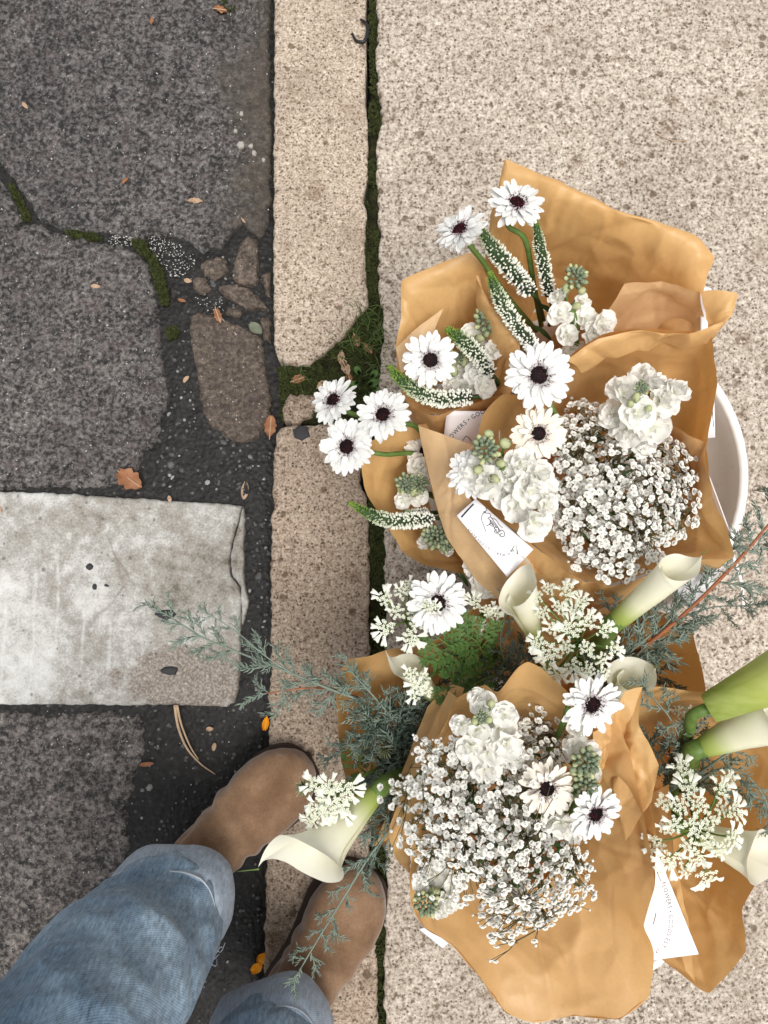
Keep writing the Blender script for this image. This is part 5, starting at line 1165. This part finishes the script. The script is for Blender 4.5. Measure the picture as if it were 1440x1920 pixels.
feather([(950, 1270, .16), (900, 1265, .27), (865, 1275, .31), (850, 1310, .315)], 110, 'feathery green leaf pointing down at the front wrap', 2)
feather([(950, 1265, .16), (910, 1230, .285), (895, 1205, .315), (868, 1185, .32)], 100, 'feathery green leaf between daisy and pale sprig', 3)
feather([(955, 1275, .16), (930, 1265, .26), (895, 1280, .30), (880, 1290, .305)], 100, 'feathery green leaf low in shade', 4)
feather([(760, 1455, .18), (690, 1450, .26), (662, 1420, .27), (652, 1395, .27)], 44, 'thin feathery leaf on the left wrap above the boot toe', 5)
feather([(770, 1460, .18), (700, 1470, .27), (650, 1475, .28)], 40, 'thin feathery leaf behind the lace flower at the boot toe', 6)

# ---- baby's breath
def gyp_mesh(seed):
    rs = random.Random(seed); mb = MB()
    for cnt, rr, tilt, z0 in ((6, 1.0, .25, 0), (5, .72, .75, .05)):
        for k in range(cnt):
            a = 2 * math.pi * (k + rs.uniform(-.2, .2) + (.5 if cnt == 5 else 0)) / cnt; L = rr * rs.uniform(.85, 1.1); w_ = L * rs.uniform(.75, .95)
            d = Vector((math.cos(a) * math.cos(tilt), math.sin(a) * math.cos(tilt), math.sin(tilt))); q = Vector((-math.sin(a), math.cos(a), 0)); z = Vector((0, 0, z0))
            v = [z + d * .10 - q * w_ * .10, z + d * .10 + q * w_ * .10, z + d * L * .7 + q * w_ * .5 + Vector((0, 0, .08)), z + d * L * .95 + q * w_ * .28 + Vector((0, 0, rs.uniform(-.05, .1))), z + d * L * .90, z + d * L * .98 - q * w_ * .26 + Vector((0, 0, rs.uniform(-.05, .1))), z + d * L * .7 - q * w_ * .5 + Vector((0, 0, .08)), z + d * L * .6 + Vector((0, 0, -.03))]
            mb.add(v, [(0, 1, 7), (1, 2, 7), (2, 3, 7), (3, 4, 7), (4, 5, 7), (5, 6, 7), (6, 0, 7)], [.9, .9, 0, 0, 0, 0, 0, 0.12])
    mb.ell(Vector((0, 0, .12)), Vector((.15, 0, 0)), Vector((0, .15, 0)), Vector((0, 0, .12)), 5, 4, 1.0)
    return mb.mesh('blossom', M['gyp'])
GYP = [gyp_mesh(i) for i in range(5)]
def babysbreath(poly, nb, cx, cy, zt, zb, fall, hub, label, group, nspr, seed, sz=(13, 17), extra=(), avoid=()):
    random.seed(2000 + seed)
    nodes = sample(poly, nspr, 40); pts = []
    def hgt(x, y): return zt - fall * (((x - cx) / 160) ** 2 + ((y - cy) / 190) ** 2)
    tr = 0
    # little groups of two to four blossoms
    while len(pts) < nb and tr < 30000:
        tr += 1; (x0, y0), = sample(poly, 1)
        if any((x0 - a) ** 2 + (y0 - b_) ** 2 < r_ * r_ for a, b_, r_ in avoid) and random.random() < .93: continue
        dep = random.random() ** 1.4 * .07; z0 = hgt(x0, y0) - dep
        for k in range(random.choice((1, 2, 3, 3))):
            a = rnd(0, 6.28); x, y = x0 + 11 * math.cos(a) * (k > 0), y0 + 11 * math.sin(a) * (k > 0)
            if all((x - p[0]) ** 2 + (y - p[1]) ** 2 > (72 if abs(z0 - p[2]) < .02 else 26) for p in pts): pts.append((x, y, z0 + rnd(-.004, .004)))
    mx_, my_ = sum(p[0] for p in poly) / len(poly), sum(p[1] for p in poly) / len(poly)
    for _ in range(34):
        i = random.randrange(len(poly)); (xa, ya), (xb, yb) = poly[i], poly[(i + 1) % len(poly)]; u = random.random(); x, y = xa + (xb - xa) * u, ya + (yb - ya) * u; g_ = 1 + random.random() ** 2 * .13
        x, y = mx_ + (x - mx_) * g_, my_ + (y - my_) * g_; pts.append((x, y, hgt(x, y) - rnd(.0, .02)))
    pts += list(extra); groups = {i: [] for i in range(nspr)}
    for p in pts: groups[min(range(nspr), key=lambda i: (nodes[i][0] - p[0]) ** 2 + (nodes[i][1] - p[1]) ** 2)].append(p)
    h0 = P(*hub)
    for i, g in groups.items():
        if not g: continue
        nx, ny = nodes[i]; nd = P(nx, ny, hgt(nx, ny) - .06); base = h0 + Vector((rnd(-.015, .015), rnd(-.015, .015), 0))
        t = root('babys_breath', base, label, 'flower spray', group); st = MB(); bd = MB(); st.tube(crv([base, base.lerp(nd, .6) + Vector((0, 0, .01)), nd], 10), [.0014 - .00007 * q for q in range(11)], 5)
        # twigs: blossoms share a few forks
        forks = []
        for k in range(max(2, len(g) // 6)):
            p = random.choice(g); q = P(p[0], p[1], p[2]); fk = nd.lerp(q, .6) - Vector((0, 0, .004)); forks.append(fk); st.tube(crv([nd, nd.lerp(fk, .5) + Vector((0, 0, .005)), fk], 4), .00065, 4)
        for p in g:
            q = P(*p); fk = min(forks, key=lambda e: (e - q).length); md = fk.lerp(q, .5) + Vector((rnd(-.003, .003), rnd(-.003, .003), .002))
            st.tube([fk, md, q], [.0005, .0004, .00035], 4)
            tx = (p[0] - cx) / 230; ty = -(p[1] - cy) / 230
            inst('blossom', random.choice(GYP), frame(q, (tx * .8 + rnd(-.35, .35), ty * .8 + rnd(-.35, .35), 1), rnd(0, 6.28), SC(rnd(*sz) / 2, *p)), t)
            if random.random() < .45:
                e = q + Vector((rnd(-.009, .009), rnd(-.009, .009), rnd(-.012, .004))); r_ = SC(rnd(3.0, 5.0), *p) * .8
                st.tube([md, e], .00033, 3); bd.ell(e, Vector((r_, 0, 0)), Vector((0, r_, 0)), Vector((0, 0, r_ * 1.15)), 6, 5, .05)
        st.build('twigs', M['gypstem'], t)
        fo = MB()
        for _ in range(70):
            p = random.choice(g); q = P(cx + (p[0] - cx) * .78 + rnd(-10, 10), cy + (p[1] - cy) * .78 + rnd(-10, 10), p[2] - rnd(.035, .10)); a = rnd(0, 6.28); d = Vector((math.cos(a), math.sin(a), rnd(-.2, .8))).normalized(); l = rnd(.010, .024); sd = d.cross(Vector((0, 0, 1))).normalized() * l * .09
            fo.add([q, q + d * l * .5 + sd, q + d * l, q + d * l * .5 - sd], [(0, 1, 2, 3)])
        tag(fo.build('leaves', M['leaf'], t, smooth=False), kind='stuff')
        if bd.v: tag(bd.build('small_buds', M['gyp'], t), kind='stuff')
PC = [(1050, 775), (1090, 760), (1130, 765), (1165, 800), (1235, 830), (1270, 825), (1300, 860), (1312, 930), (1300, 990), (1255, 1015), (1225, 1040), (1180, 1088), (1110, 1085), (1080, 1050), (1040, 1000), (1040, 920), (1050, 850)]
babysbreath(PC, 640, 1150, 940, .375, .3, .022, (1120, 910, .20), 'baby\'s breath spray of tiny white blossoms in the upper bouquet', 'baby\'s breath in the upper bouquet', 9, 1, (11.5, 16.5), avoid=((1200, 770, 70), (1210, 820, 40), (1000, 970, 25)))
PF = [(850, 1385), (900, 1420), (960, 1360), (1010, 1335), (1070, 1340), (1090, 1380), (1075, 1420), (1030, 1440), (1060, 1540), (1085, 1590), (1112, 1650), (1090, 1700), (1020, 1735), (960, 1760), (930, 1775), (890, 1710), (830, 1680), (780, 1640), (770, 1560), (745, 1490), (790, 1440), (790, 1400)]
babysbreath(PF, 780, 930, 1540, .40, .3, .018, (960, 1540, .20), 'baby\'s breath spray of tiny white blossoms in the front bouquet', 'baby\'s breath in the front bouquet', 10, 2, (12, 17.5), avoid=((910, 1380, 48), (1096, 1440, 30), (815, 1670, 42), (1024, 1480, 38), (1060, 1545, 22), (1114, 1524, 40)),
            extra=[(714, 1476, .355), (746, 1470, .36), (714, 1500, .35), (750, 1540, .35), (762, 1552, .35), (735, 1512, .355), (1000, 1470, .412), (1015, 1500, .413), (1040, 1492, .412), (1030, 1458, .413)])
# ================================================================ PERSON
def remesh(mb, vox, smooth_it=4, fold=None):
    me = bpy.data.meshes.new('tmp'); me.from_pydata(mb.v, [], mb.f); o = bpy.data.objects.new('tmp', me); COL.objects.link(o)
    r = o.modifiers.new('r', 'REMESH'); r.mode = 'VOXEL'; r.voxel_size = vox
    s = o.modifiers.new('s', 'SMOOTH'); s.factor = .5; s.iterations = smooth_it
    dg = bpy.context.evaluated_depsgraph_get(); m2 = bpy.data.meshes.new_from_object(o.evaluated_get(dg))
    v = [p.co.copy() for p in m2.vertices]; nn = [p.normal.copy() for p in m2.vertices]; f = [tuple(p.vertices) for p in m2.polygons]
    bpy.data.objects.remove(o); bpy.data.meshes.remove(me); bpy.data.meshes.remove(m2)
    if fold: v = [fold(p, n) for p, n in zip(v, nn)]
    out = MB(); out.add(v, f); return out
def loft(mb, secs, n=40):
    "closed loft through rings given as (centre, x half axis, y half axis, power)"
    v = []; f = []
    for c, ax, ay, pw in secs:
        for k in range(n):
            a = 2 * math.pi * k / n; ca, sa = math.cos(a), math.sin(a)
            v.append(c + ax * (abs(ca) ** pw * (1 if ca >= 0 else -1)) + ay * (abs(sa) ** pw * (1 if sa >= 0 else -1)))
    for i in range(len(secs) - 1):
        for k in range(n): f.append((i * n + k, i * n + (k + 1) % n, (i + 1) * n + (k + 1) % n, (i + 1) * n + k))
    f.append(tuple(range(n))[::-1]); f.append(tuple((len(secs) - 1) * n + k for k in range(n))); mb.add(v, f)
def boot(parent, toe, ankle, seed):
    "toe: tip of the sole; ankle: centre of the shaft at 0.13 m; both world points"
    T = Vector((toe.x, toe.y, 0)); K = Vector((ankle.x, ankle.y, 0)); ax = (T - K).normalized(); sd = Vector((-ax.y, ax.x, 0)); up = Vector((0, 0, 1)); L = (T - K).length
    back = -.062; tot = L - back
    def at(u): return K + ax * (back + tot * u)
    mb = MB(); secs = []
    #      u     half width  height
    for u, w_, h in ((0.0, .016, .05), (.02, .027, .075), (.08, .033, .095), (.20, .0365, .115), (.34, .038, .105), (.46, .041, .088), (.58, .046, .074), (.70, .0495, .064), (.80, .0485, .057), (.88, .043, .050), (.94, .034, .043), (.98, .022, .034), (1.0, .010, .026)):
        c = at(u) + sd * (.004 * math.sin(u * 3) * (1 if seed == 1 else -1)); secs.append((c + up * (h * .5 + .008), sd * w_, up * (h * .5), .72))
    loft(mb, secs)
    sh = [(K + up * z + ax * q, ax * a, sd * b, 1.0) for z, q, a, b in ((.03, .0, .056, .036), (.07, -.002, .056, .038), (.10, -.010, .050, .040), (.125, -.016, .046, .038), (.145, -.020, .040, .034))]
    loft(mb, sh)
    def fold(p, n):
        q = p - K; u = (q.dot(ax) - back) / tot
        a = .0022 * math.sin(u * 46 + 4 * nz(p, 12) + seed) * math.exp(-((u - .52) / .13) ** 2) + .0016 * fbm(p, 26, 3) + .0016 * math.sin(p.z * 210 + 5 * nz(p, 14)) * math.exp(-((u - .3) / .12) ** 2)
        return p + n * a
    m = remesh(mb, .0034, 6, fold); b = m.build('boot', M['suede'], parent)
    # sole welt and heel block
    sb = MB(); v = []; f = []; N = 56; pr = [(0.0, .024), (.05, .032), (.2, .036), (.4, .037), (.58, .045), (.70, .051), (.80, .050), (.88, .045), (.94, .036), (.98, .024), (1.0, .006)]
    half = []
    for u, w_ in pr: half.append((at(u), w_ + .0012))
    ring = [c + sd * w_ for c, w_ in half] + [half[-1][0] + ax * .003] + [c - sd * w_ for c, w_ in half[::-1]] + [half[0][0] - ax * .006]
    ring = resamp(ring + [ring[0]], 90, .9)[:-1]; n = len(ring)
    for z in (.0, .004, .010, .0125): v += [p + up * (z + .0005) for p in ring]
    for i in range(3):
        for k in range(n): f.append((i * n + k, i * n + (k + 1) % n, (i + 1) * n + (k + 1) % n, (i + 1) * n + k))
    f.append(tuple(range(n))[::-1]); f.append(tuple(3 * n + k for k in range(n))); sb.add(v, f)
    sb.build('sole', M['sole'], b)
    hb = MB(); loft(hb, [(at(.115) + up * z, ax * (.040 + q), sd * (.030 + q), .8) for z, q in ((-.0325, 0), (-.02, .001), (.001, .004))], 28); hb.build('heel', M['sole'], b)
    return b
toeL = P(577, 1424, .025); ankL = P(345, 1660, .12)
toeR = P(694, 1634, .025); ankR = P(540, 1905, .10)
person = root('person', ((ankL.x + ankR.x) / 2, (ankL.y + ankR.y) / 2, 0), 'person standing at the kerb in rolled blue jeans and brown suede ankle boots', 'person')
boot(person, toeL, ankL, 1); boot(person, toeR, ankR, 2)
# jeans: both legs and hips are one continuous garment
hemL = P(326, 1690, .135); hemR = P(512, 1938, .125)
midL = P(150, 1920, .33); midR = hemR + Vector((-.012, -.035, .20))
hip = Vector(((hemL.x + hemR.x) / 2 - .10, (hemL.y + hemR.y) / 2 - .19, .90)); fw = (toeL - ankL).normalized(); fw.z = 0; fw.normalize(); rt = Vector((fw.y, -fw.x, 0))
mb = MB()
def leg(hem, mid, hipc, r0):
    kn = mid.lerp(hipc, .30) + fw * .012
    pts = crv([hem + Vector((0, 0, -.020)), hem + Vector((0, 0, .02)), hem.lerp(mid, .55), mid, kn, hipc + Vector((0, 0, -.16)), hipc + Vector((0, 0, -.02))], 22); secs = []
    for i, p in enumerate(pts):
        u = i / 22; d = (pts[min(i + 1, 22)] - pts[max(i - 1, 0)]).normalized(); x = (fw - d * fw.dot(d)).normalized(); y = d.cross(x)
        r = r0 + .026 * min(1, max(0, u - .07) * 3.0) + .018 * max(0, u - .5) * 2
        secs.append((p, x * r * 1.02, y * r * .95, 1.0))
    loft(mb, secs)
leg(hemL, midL, hip - rt * .085, .0600); leg(hemR, midR, hip + rt * .085, .0565)
loft(mb, [(hip + Vector((0, 0, z)), rt * a, fw * b, .9) for z, a, b in ((-.10, .14, .10), (-.03, .175, .125), (.05, .175, .125), (.12, .155, .11), (.16, .145, .10))])
def jfold(p, n):
    q = Vector(p); t = p.z
    w_ = Vector((q.x, q.y, q.z * 1.5)) + .035 * Vector((nz(q, 8), nz(q + Vector((5, 2, 1)), 8), nz(q + Vector((1, 7, 3)), 8)))
    a = .016 * (.28 - abs(nz(w_, 7.5))) + .0085 * (.22 - abs(nz(w_ + Vector((3, 3, 8)), 18))) + .0012 * fbm(q, 45, 2)
    return p + n * a * max(.0, min(1, (t - .145) / .05))
jm = remesh(mb, .0050, 4, jfold); jm.t = []
def twill(x, y, z, legs):
    best = None
    for h, m_ in legs:
        u = max(0, min(1.6, (z - h.z) / (m_.z - h.z))); c = h + (m_ - h) * u; d = (x - c.x) ** 2 + (y - c.y) ** 2
        if best is None or d < best[0]: best = (d, c)
    dx, dy = x - best[1].x, y - best[1].y; fx = -fw.x; fy = -fw.y           # the wrap lies at the back of the leg
    return z * .8 + .072 * math.atan2(dx * -fy + dy * fx, -(dx * fx + dy * fy)) + 1
jm.t = [twill(x, y, z, ((hemL, midL), (hemR, midR))) for x, y, z in jm.v]
jm.build('jeans', M['denim'], person)
def cuff(hem, mid, r0, seed, h=.052):
    d = (hem - mid).normalized(); x = (fw - d * fw.dot(d)).normalized(); y = d.cross(x); v = []; f = []; n = 72
    prof = [(-.002, -h, -.004), (.0045, -h + .001, 0), (.0065, -h * .6, .002), (.0072, -h * .2, .003), (.0066, .004, .003), (.0045, .0075, .002), (.000, .009, 0), (-.0035, .002, 0), (-.006, -.03, 0)]
    for pr, pa, _ in prof:
        for k in range(n):
            a = 2 * math.pi * k / n; w_ = .0035 * math.sin(a * 3 + seed) + .0022 * math.sin(a * 5 + seed * 2) + .0014 * nz((math.cos(a) * 3, math.sin(a) * 3, pa * 30 + seed), 1.5)
            r = r0 + pr + w_; v.append(hem + d * (pa + .003 * math.sin(a * 2 + seed)) + x * math.cos(a) * r * 1.06 + y * math.sin(a) * r * .98)
    for i in range(len(prof) - 1):
        for k in range(n): f.append((i * n + k, i * n + (k + 1) % n, (i + 1) * n + (k + 1) % n, (i + 1) * n + k))
    mb = MB(); mb.add(v, f, [twill(*p, ((hem, mid),)) for p in v]); c = mb.build('cuff', M['denim_in'], person)
    th = MB(); st_ = []
    for k in range(n + 1):
        i = k % n; st_.append(Vector(v[1 * n + i]) + (Vector(v[1 * n + i]) - hem).normalized() * .0006)
    th.tube(st_, .0011, 5, cap=False); th.build('stitched_edge', M['thread'], c)
    return c, x, y, d
cL, xL, yL, dL = cuff(hemL, midL, .066, 1)
cR, xR, yR, dR = cuff(hemR, midR, .064, 2)
random.seed(77); fr = MB()
for i in range(46):
    q = hemL + (yL * rnd(.70, 1.05) - xL * rnd(-.1, .5)).normalized() * .075 + dL * rnd(-.05, .004); e = q + Vector((rnd(-.012, .012), rnd(-.012, .012), rnd(-.01, .008))); fr.tube(crv([q, q.lerp(e, .5) + Vector((rnd(-.005, .005), rnd(-.005, .005), .003)), e], 5), .0006, 4)
tag(fr.build('frayed_threads', M['thread'], cL), kind='stuff')

# ================================================================ LITTER AND SMALL THINGS
def dryleaf(px, py, z, w, l, ang, label, mat='dryleaf', group=None, lobes=0, curl=.25, seed=0, cat='leaf', name='fallen_leaf'):
    random.seed(4000 + seed); c = P(px, py, z); L, W = SC(l, px, py, z), SC(w, px, py, z); d = Vector((math.cos(ang), math.sin(ang), 0)); s = Vector((-d.y, d.x, 0)); v = []; f = []; nu = 14 if lobes else 8; nv = 4
    for i in range(nu + 1):
        u = i / nu; ww = W * math.sin(math.pi * min(.97, u * .9 + .06)) ** .7 * (1 + (lobes * (.5 * math.sin(u * 21 + seed) + .3 * rnd(-1, 1))))
        for j in range(nv + 1):
            q = j / nv * 2 - 1; v.append(c + d * (u - .5) * L + s * q * ww * .5 + Vector((0, 0, curl * W * (q * q) + .10 * L * math.sin(u * 4 + seed) * curl * 2 + .002 + .0025 * nz((u * 3, q * 2, seed), 1.3))))
    zm = min(p.z for p in v); v = [p + Vector((0, 0, z + .0008 - zm)) for p in v]
    for i in range(nu):
        for j in range(nv): k = i * (nv + 1) + j; f.append((k, k + 1, k + nv + 2, k + nv + 1))
    mb = MB(); mb.add(v, f); t = tag(mb.build(name, M[mat], at=(c.x, c.y, z)), label, cat, group)
    if lobes: m2 = MB(); m2.tube(crv([c - d * L * .62 + Vector((0, 0, .003)), c + Vector((0, 0, .004)), c + d * L * .45 + Vector((0, 0, .004))], 8), .0008, 5); m2.build('midrib', M['straw'], t)
    return t
ZS = ZR + .002; g = 'dry leaf scraps on the road'
dryleaf(246, 900, ZS, 34, 50, -.6, 'crumpled reddish brown leaf lying just above the white painted block', lobes=.35, curl=.3, seed=1)
dryleaf(460, 920, -.042, 14, 34, 1.5, 'pale curled dry leaf in the bitumen at the block\'s top right corner', 'dryleaf_pale', seed=2)
dryleaf(480, 617, ZS, 20, 30, -.7, 'grey green fallen leaf on the muddy cobble by the kerb', 'greenleaf', curl=.15, seed=3)
dryleaf(410, 594, ZS - .002, 14, 30, -1.2, 'orange brown dry leaf between the small cobbles', lobes=.3, seed=4)
dryleaf(368, 379, ZS + .001, 10, 26, -.1, 'pinkish dry leaf near the lower edge of the top dark slab', 'dryleaf_pale', lobes=.25, seed=5)
dryleaf(460, 413, -.036, 12, 20, -1.0, 'pinkish dry leaf in the crack above the small cobbles', 'dryleaf_pale', seed=6)
dryleaf(414, 21, ZS + .003, 12, 24, -.2, 'orange dry leaf on dirt at the very top by the kerb', lobes=.3, seed=7)
dryleaf(276, 1432, ZS, 8, 26, .1, 'small orange brown leaf beside the dried stalk end', seed=8)
dryleaf(508, 800, -.03, 22, 40, 1.5, 'brown dry leaf caught in the gutter at the broken kerb', lobes=.2, seed=9)
for i, (x, y) in enumerate([(286, 42), (448, 17), (370, 268), (236, 340), (180, 538), (350, 712), (342, 565), (353, 528), (319, 936), (2, 955), (394, 1366), (402, 1400), (48, 200)]):
    dryleaf(x, y, ZS + .0005 if x < 330 else -.036, rnd(6, 9), rnd(11, 18), rnd(0, 6), 'tiny brown dry leaf scrap on the dark road stones', random.choice(('dryleaf', 'dryleaf_pale')), g, seed=20 + i)
for i, (x, y, w_, l) in enumerate([(648, 690, 16, 32), (668, 640, 14, 26), (640, 672, 13, 24), (560, 712, 16, 26), (605, 722, 14, 22), (690, 655, 12, 24), (545, 770, 16, 28), (655, 712, 12, 22)]):
    dryleaf(x, y, -.012, w_, l, rnd(0, 6), 'curled brown dry leaf in the moss of the broken kerb gap', 'dryleaf' if i % 2 else 'dryleaf_pale', 'dry leaves in the kerb gap', lobes=.2, seed=60 + i)
def orange(px, py, z, l, w, ang, label, seed):
    dryleaf(px, py, z, w, l, ang, label, 'orange', 'orange petals in the gutter', 0, .3, seed, 'petal', 'fallen_petal')
orange(499, 1356, -.030, 26, 13, 1.4, 'orange petal in the gutter above the boot', 81)
orange(492, 1794, -.026, 22, 18, .9, 'orange petal by the right boot, upper of the pair', 82)
orange(482, 1812, -.030, 24, 18, .6, 'orange petal by the right boot, lower of the pair', 83)
# dried stalk
t = root('dried_stalk', P(345, 1370, -.03), 'long dry split stalk bending down from the white painted block', 'stalk')
mb = MB(); mb.tube(crv([P(328, 1322, -.026), P(334, 1362, -.028), P(350, 1402, -.031), P(376, 1432, -.034), P(404, 1452, -.036)], 24), [.0024 - .00007 * i for i in range(25)], 6); mb.build('stalk', M['straw'], t)
mb = MB(); mb.tube(crv([P(332, 1322, -.026), P(340, 1358, -.027), P(356, 1398, -.030), P(372, 1424, -.034)], 18), [.0018 - .00005 * i for i in range(19)], 6); mb.build('split_strand', M['straw'], t)
# curved bit of black plastic on the kerb edge
c = crv([P(660, 62, .004), P(668, 76, .003), P(682, 78, .004), P(689, 62, .005), P(687, 44, .005), P(676, 36, .004)], 24); mb = MB(); mb.tube(c, [.0016 + .0009 * math.sin(i / 24 * 3.1) for i in range(25)], 7)
o = mb.build('plastic_hook', M['black'], at=c[12]); tag(o, 'broken curved black plastic hook at the top of the kerb joint', 'debris')
mb = MB(); mb.tube(crv([P(1228, 248, .003), P(1246, 258, .004), P(1268, 265, .003), P(1288, 262, .003)], 10), .0006, 5); tag(mb.build('dry_stalk', M['straw'], at=P(1250, 260, .003)), 'single thin dry stalk lying alone on the upper pavement', 'stalk')
mb = MB(); v, f = slab_mesh([(548, 806), (560, 796), (578, 800), (582, 818), (566, 828), (552, 822)], .0025, .003, spacing=.006, rnd_=.003, rough=.0006, edge=.001); mb.add(v, f)
tag(mb.build('tar_blob', M['tar'], at=P(565, 812, 0)), 'round dark tar blob stuck on the broken end of the lower kerb stone', 'tar spot')
for i, (x, y, w_, h_) in enumerate([(309, 1152, 22, 10), (318, 1258, 17, 9), (166, 1062, 7, 8), (176, 1100, 5, 7), (198, 1098, 5, 3)]):
    random.seed(50 + i); poly = [(x + w_ * math.cos(a) * rnd(.75, 1.1), y + h_ * math.sin(a) * rnd(.75, 1.1)) for a in [k * .7854 for k in range(8)]]
    mb = MB(); v, f = slab_mesh(poly, ZR + .0085, .006, spacing=.004, rnd_=.003, rough=.0015, edge=.0008, estep=.003); mb.add(v, f)
    tag(mb.build('stone_flake', M['tar'], at=P(x, y, ZR)), ['flat black stone flake on the white block under the sprig tip', 'black stone flake in the bare patch of the white block', 'black flake, uppermost of three small ones on the white block', 'black flake, left of the lower two small ones on the white block', 'thin black flake, right of the lower two small ones on the white block'][i], 'stone', 'black flakes on the white block')
def stone(mb, p, r, t=0.0):
    q = Matrix.Rotation(rnd(0, 6.28), 3, 'Z'); ax, ay, az = q @ Vector((r * rnd(.7, 1.2), 0, 0)), q @ Vector((0, r * rnd(.6, 1), 0)), Vector((rnd(-.2, .2) * r, rnd(-.2, .2) * r, r * rnd(.5, .8)))
    mb.ell(p, ax, ay, az, 6, 4, t)
random.seed(91); mb = MB()
for i, (x, y, s) in enumerate([(452, 270, 13), (470, 272, 8), (476, 285, 9), (452, 212, 8), (441, 244, 6), (494, 298, 7)]):
    m = MB(); q_ = [(x + s * .62 * math.cos(k * 1.05) * rnd(.7, 1.2), y + s * .62 * math.sin(k * 1.05) * rnd(.7, 1.2)) for k in range(6)]; m.add(*slab_mesh(q_, ZS + .0045 + .001 * (i == 0), .006, spacing=.004, rnd_=.002, rough=.0012, edge=.0006, estep=.003)); tag(m.build('stone_chip', M['chip'], at=P(x, y, ZS), smooth=False), ['largest pale square stone chip in the dirt by the upper kerb'] [0] if i == 0 else 'small pale stone chip in the dirt by the upper kerb', 'stone', None if i == 0 else 'pale stone chips by the kerb')
# loose stones worked out of the bitumen, and scattered white grit
mb = MB()
for poly, n in (([(300, 770), (500, 830), (508, 930), (460, 935), (250, 905)], 90), ([(462, 940), (505, 940), (502, 1300), (448, 1310)], 70), ([(250, 1335), (498, 1330), (496, 1700), (420, 1920), (330, 1920), (246, 1600)], 190), ([(320, 580), (350, 600), (370, 790), (320, 800)], 30), ([(350, 480), (505, 480), (505, 600), (350, 600)], 40)):
    for x, y in sample(poly, n): r = SC(rnd(1.5, 4.6) if random.random() < .88 else rnd(5, 8), x, y, -.04); p = P(x, y, -.0405); stone(mb, p, r, max(0.02, rnd(-.5, 1) ** 3))
tag(mb.build('gravel', M['pebble'], smooth=False), 'small grey stones loosened from the black bitumen joints', 'gravel', kind='stuff')
mb = MB()
for poly, n in (([(268, 446), (300, 442), (340, 460), (366, 480), (368, 496), (340, 520), (318, 518), (300, 490)], 210), ([(200, 440), (246, 442), (248, 462), (206, 458)], 60), ([(362, 556), (420, 560), (420, 604), (380, 580)], 40), ([(0, 0), (510, 0), (510, 920), (0, 920)], 90), ([(0, 1330), (490, 1330), (300, 1920), (0, 1900)], 60)):
    for x, y in sample(poly, n):
        h = 0.003 if fbm(P(x, y, 0), 20, 2) > -.6 else 0; stone(mb, P(x, y, ZR + h + .0005), SC(rnd(.6, 1.5), x, y, 0), 0)
tag(mb.build('white_grit', M['grit'], smooth=False), 'white gritty grains scattered by the mossy crack', 'grit', kind='stuff')
# grass and a small weed in the kerb gap
random.seed(33); mb = MB()
for cx, cy, n in ((690, 600, 36), (672, 640, 26), (700, 640, 34), (640, 655, 12), (705, 690, 22), (560, 700, 8)):
    for k in range(n):
        p = P(cx + random.gauss(0, 12), cy + random.gauss(0, 12), -.012); a = rnd(0, 6.28); l = rnd(.012, .032); d = Vector((math.cos(a), math.sin(a), 0)); q = Vector((-d.y, d.x, 0)) * .0006; gcol = rnd(0, 1)
        m_ = p + d * l * .5 + Vector((0, 0, l * .6)); e = p + d * l + Vector((0, 0, l * .5)); mb.add([p - q, p + q, m_ + q, m_ - q, e], [(0, 1, 2, 3), (3, 2, 4)], [gcol] * 5)
tag(mb.build('grass', M['grass'], smooth=False), 'thin grass blades growing in the broken kerb gap', 'grass', kind='stuff')
t = root('weed', P(682, 712, -.012), 'small round leaved weed in the kerb gap above the daisy trio', 'weed')
for i, (x, y, a, l) in enumerate([(668, 725, 2.9, 22), (690, 722, .4, 22), (696, 708, .9, 18), (676, 702, 2.2, 18), (672, 716, 3.6, 16), (700, 728, -.4, 14), (688, 735, -1.2, 16)]):
    c0 = P(682, 714, -.01); e = P(x, y, .004 + .003 * (i % 3)); mb = MB(); mb.tube([c0, c0.lerp(e, .5) + Vector((0, 0, .004)), e], .0006, 4); mb.build('stalk', M['grass'], t)
    d = Vector((math.cos(a), math.sin(a), .1)); s = Vector((-d.y, d.x, 0)); L = SC(l, x, y, 0); v = [e]; f = []
    for k in range(10): b_ = k * .628; v.append(e + d * L * (.5 - .5 * math.cos(b_)) + s * L * .36 * math.sin(b_) + Vector((0, 0, .001 * math.sin(b_ * 2))))
    for k in range(10): f.append((0, 1 + k, 1 + (k + 1) % 10))
    mb = MB(); mb.add(v, f); mb.build('leaf', M['feather'], t)
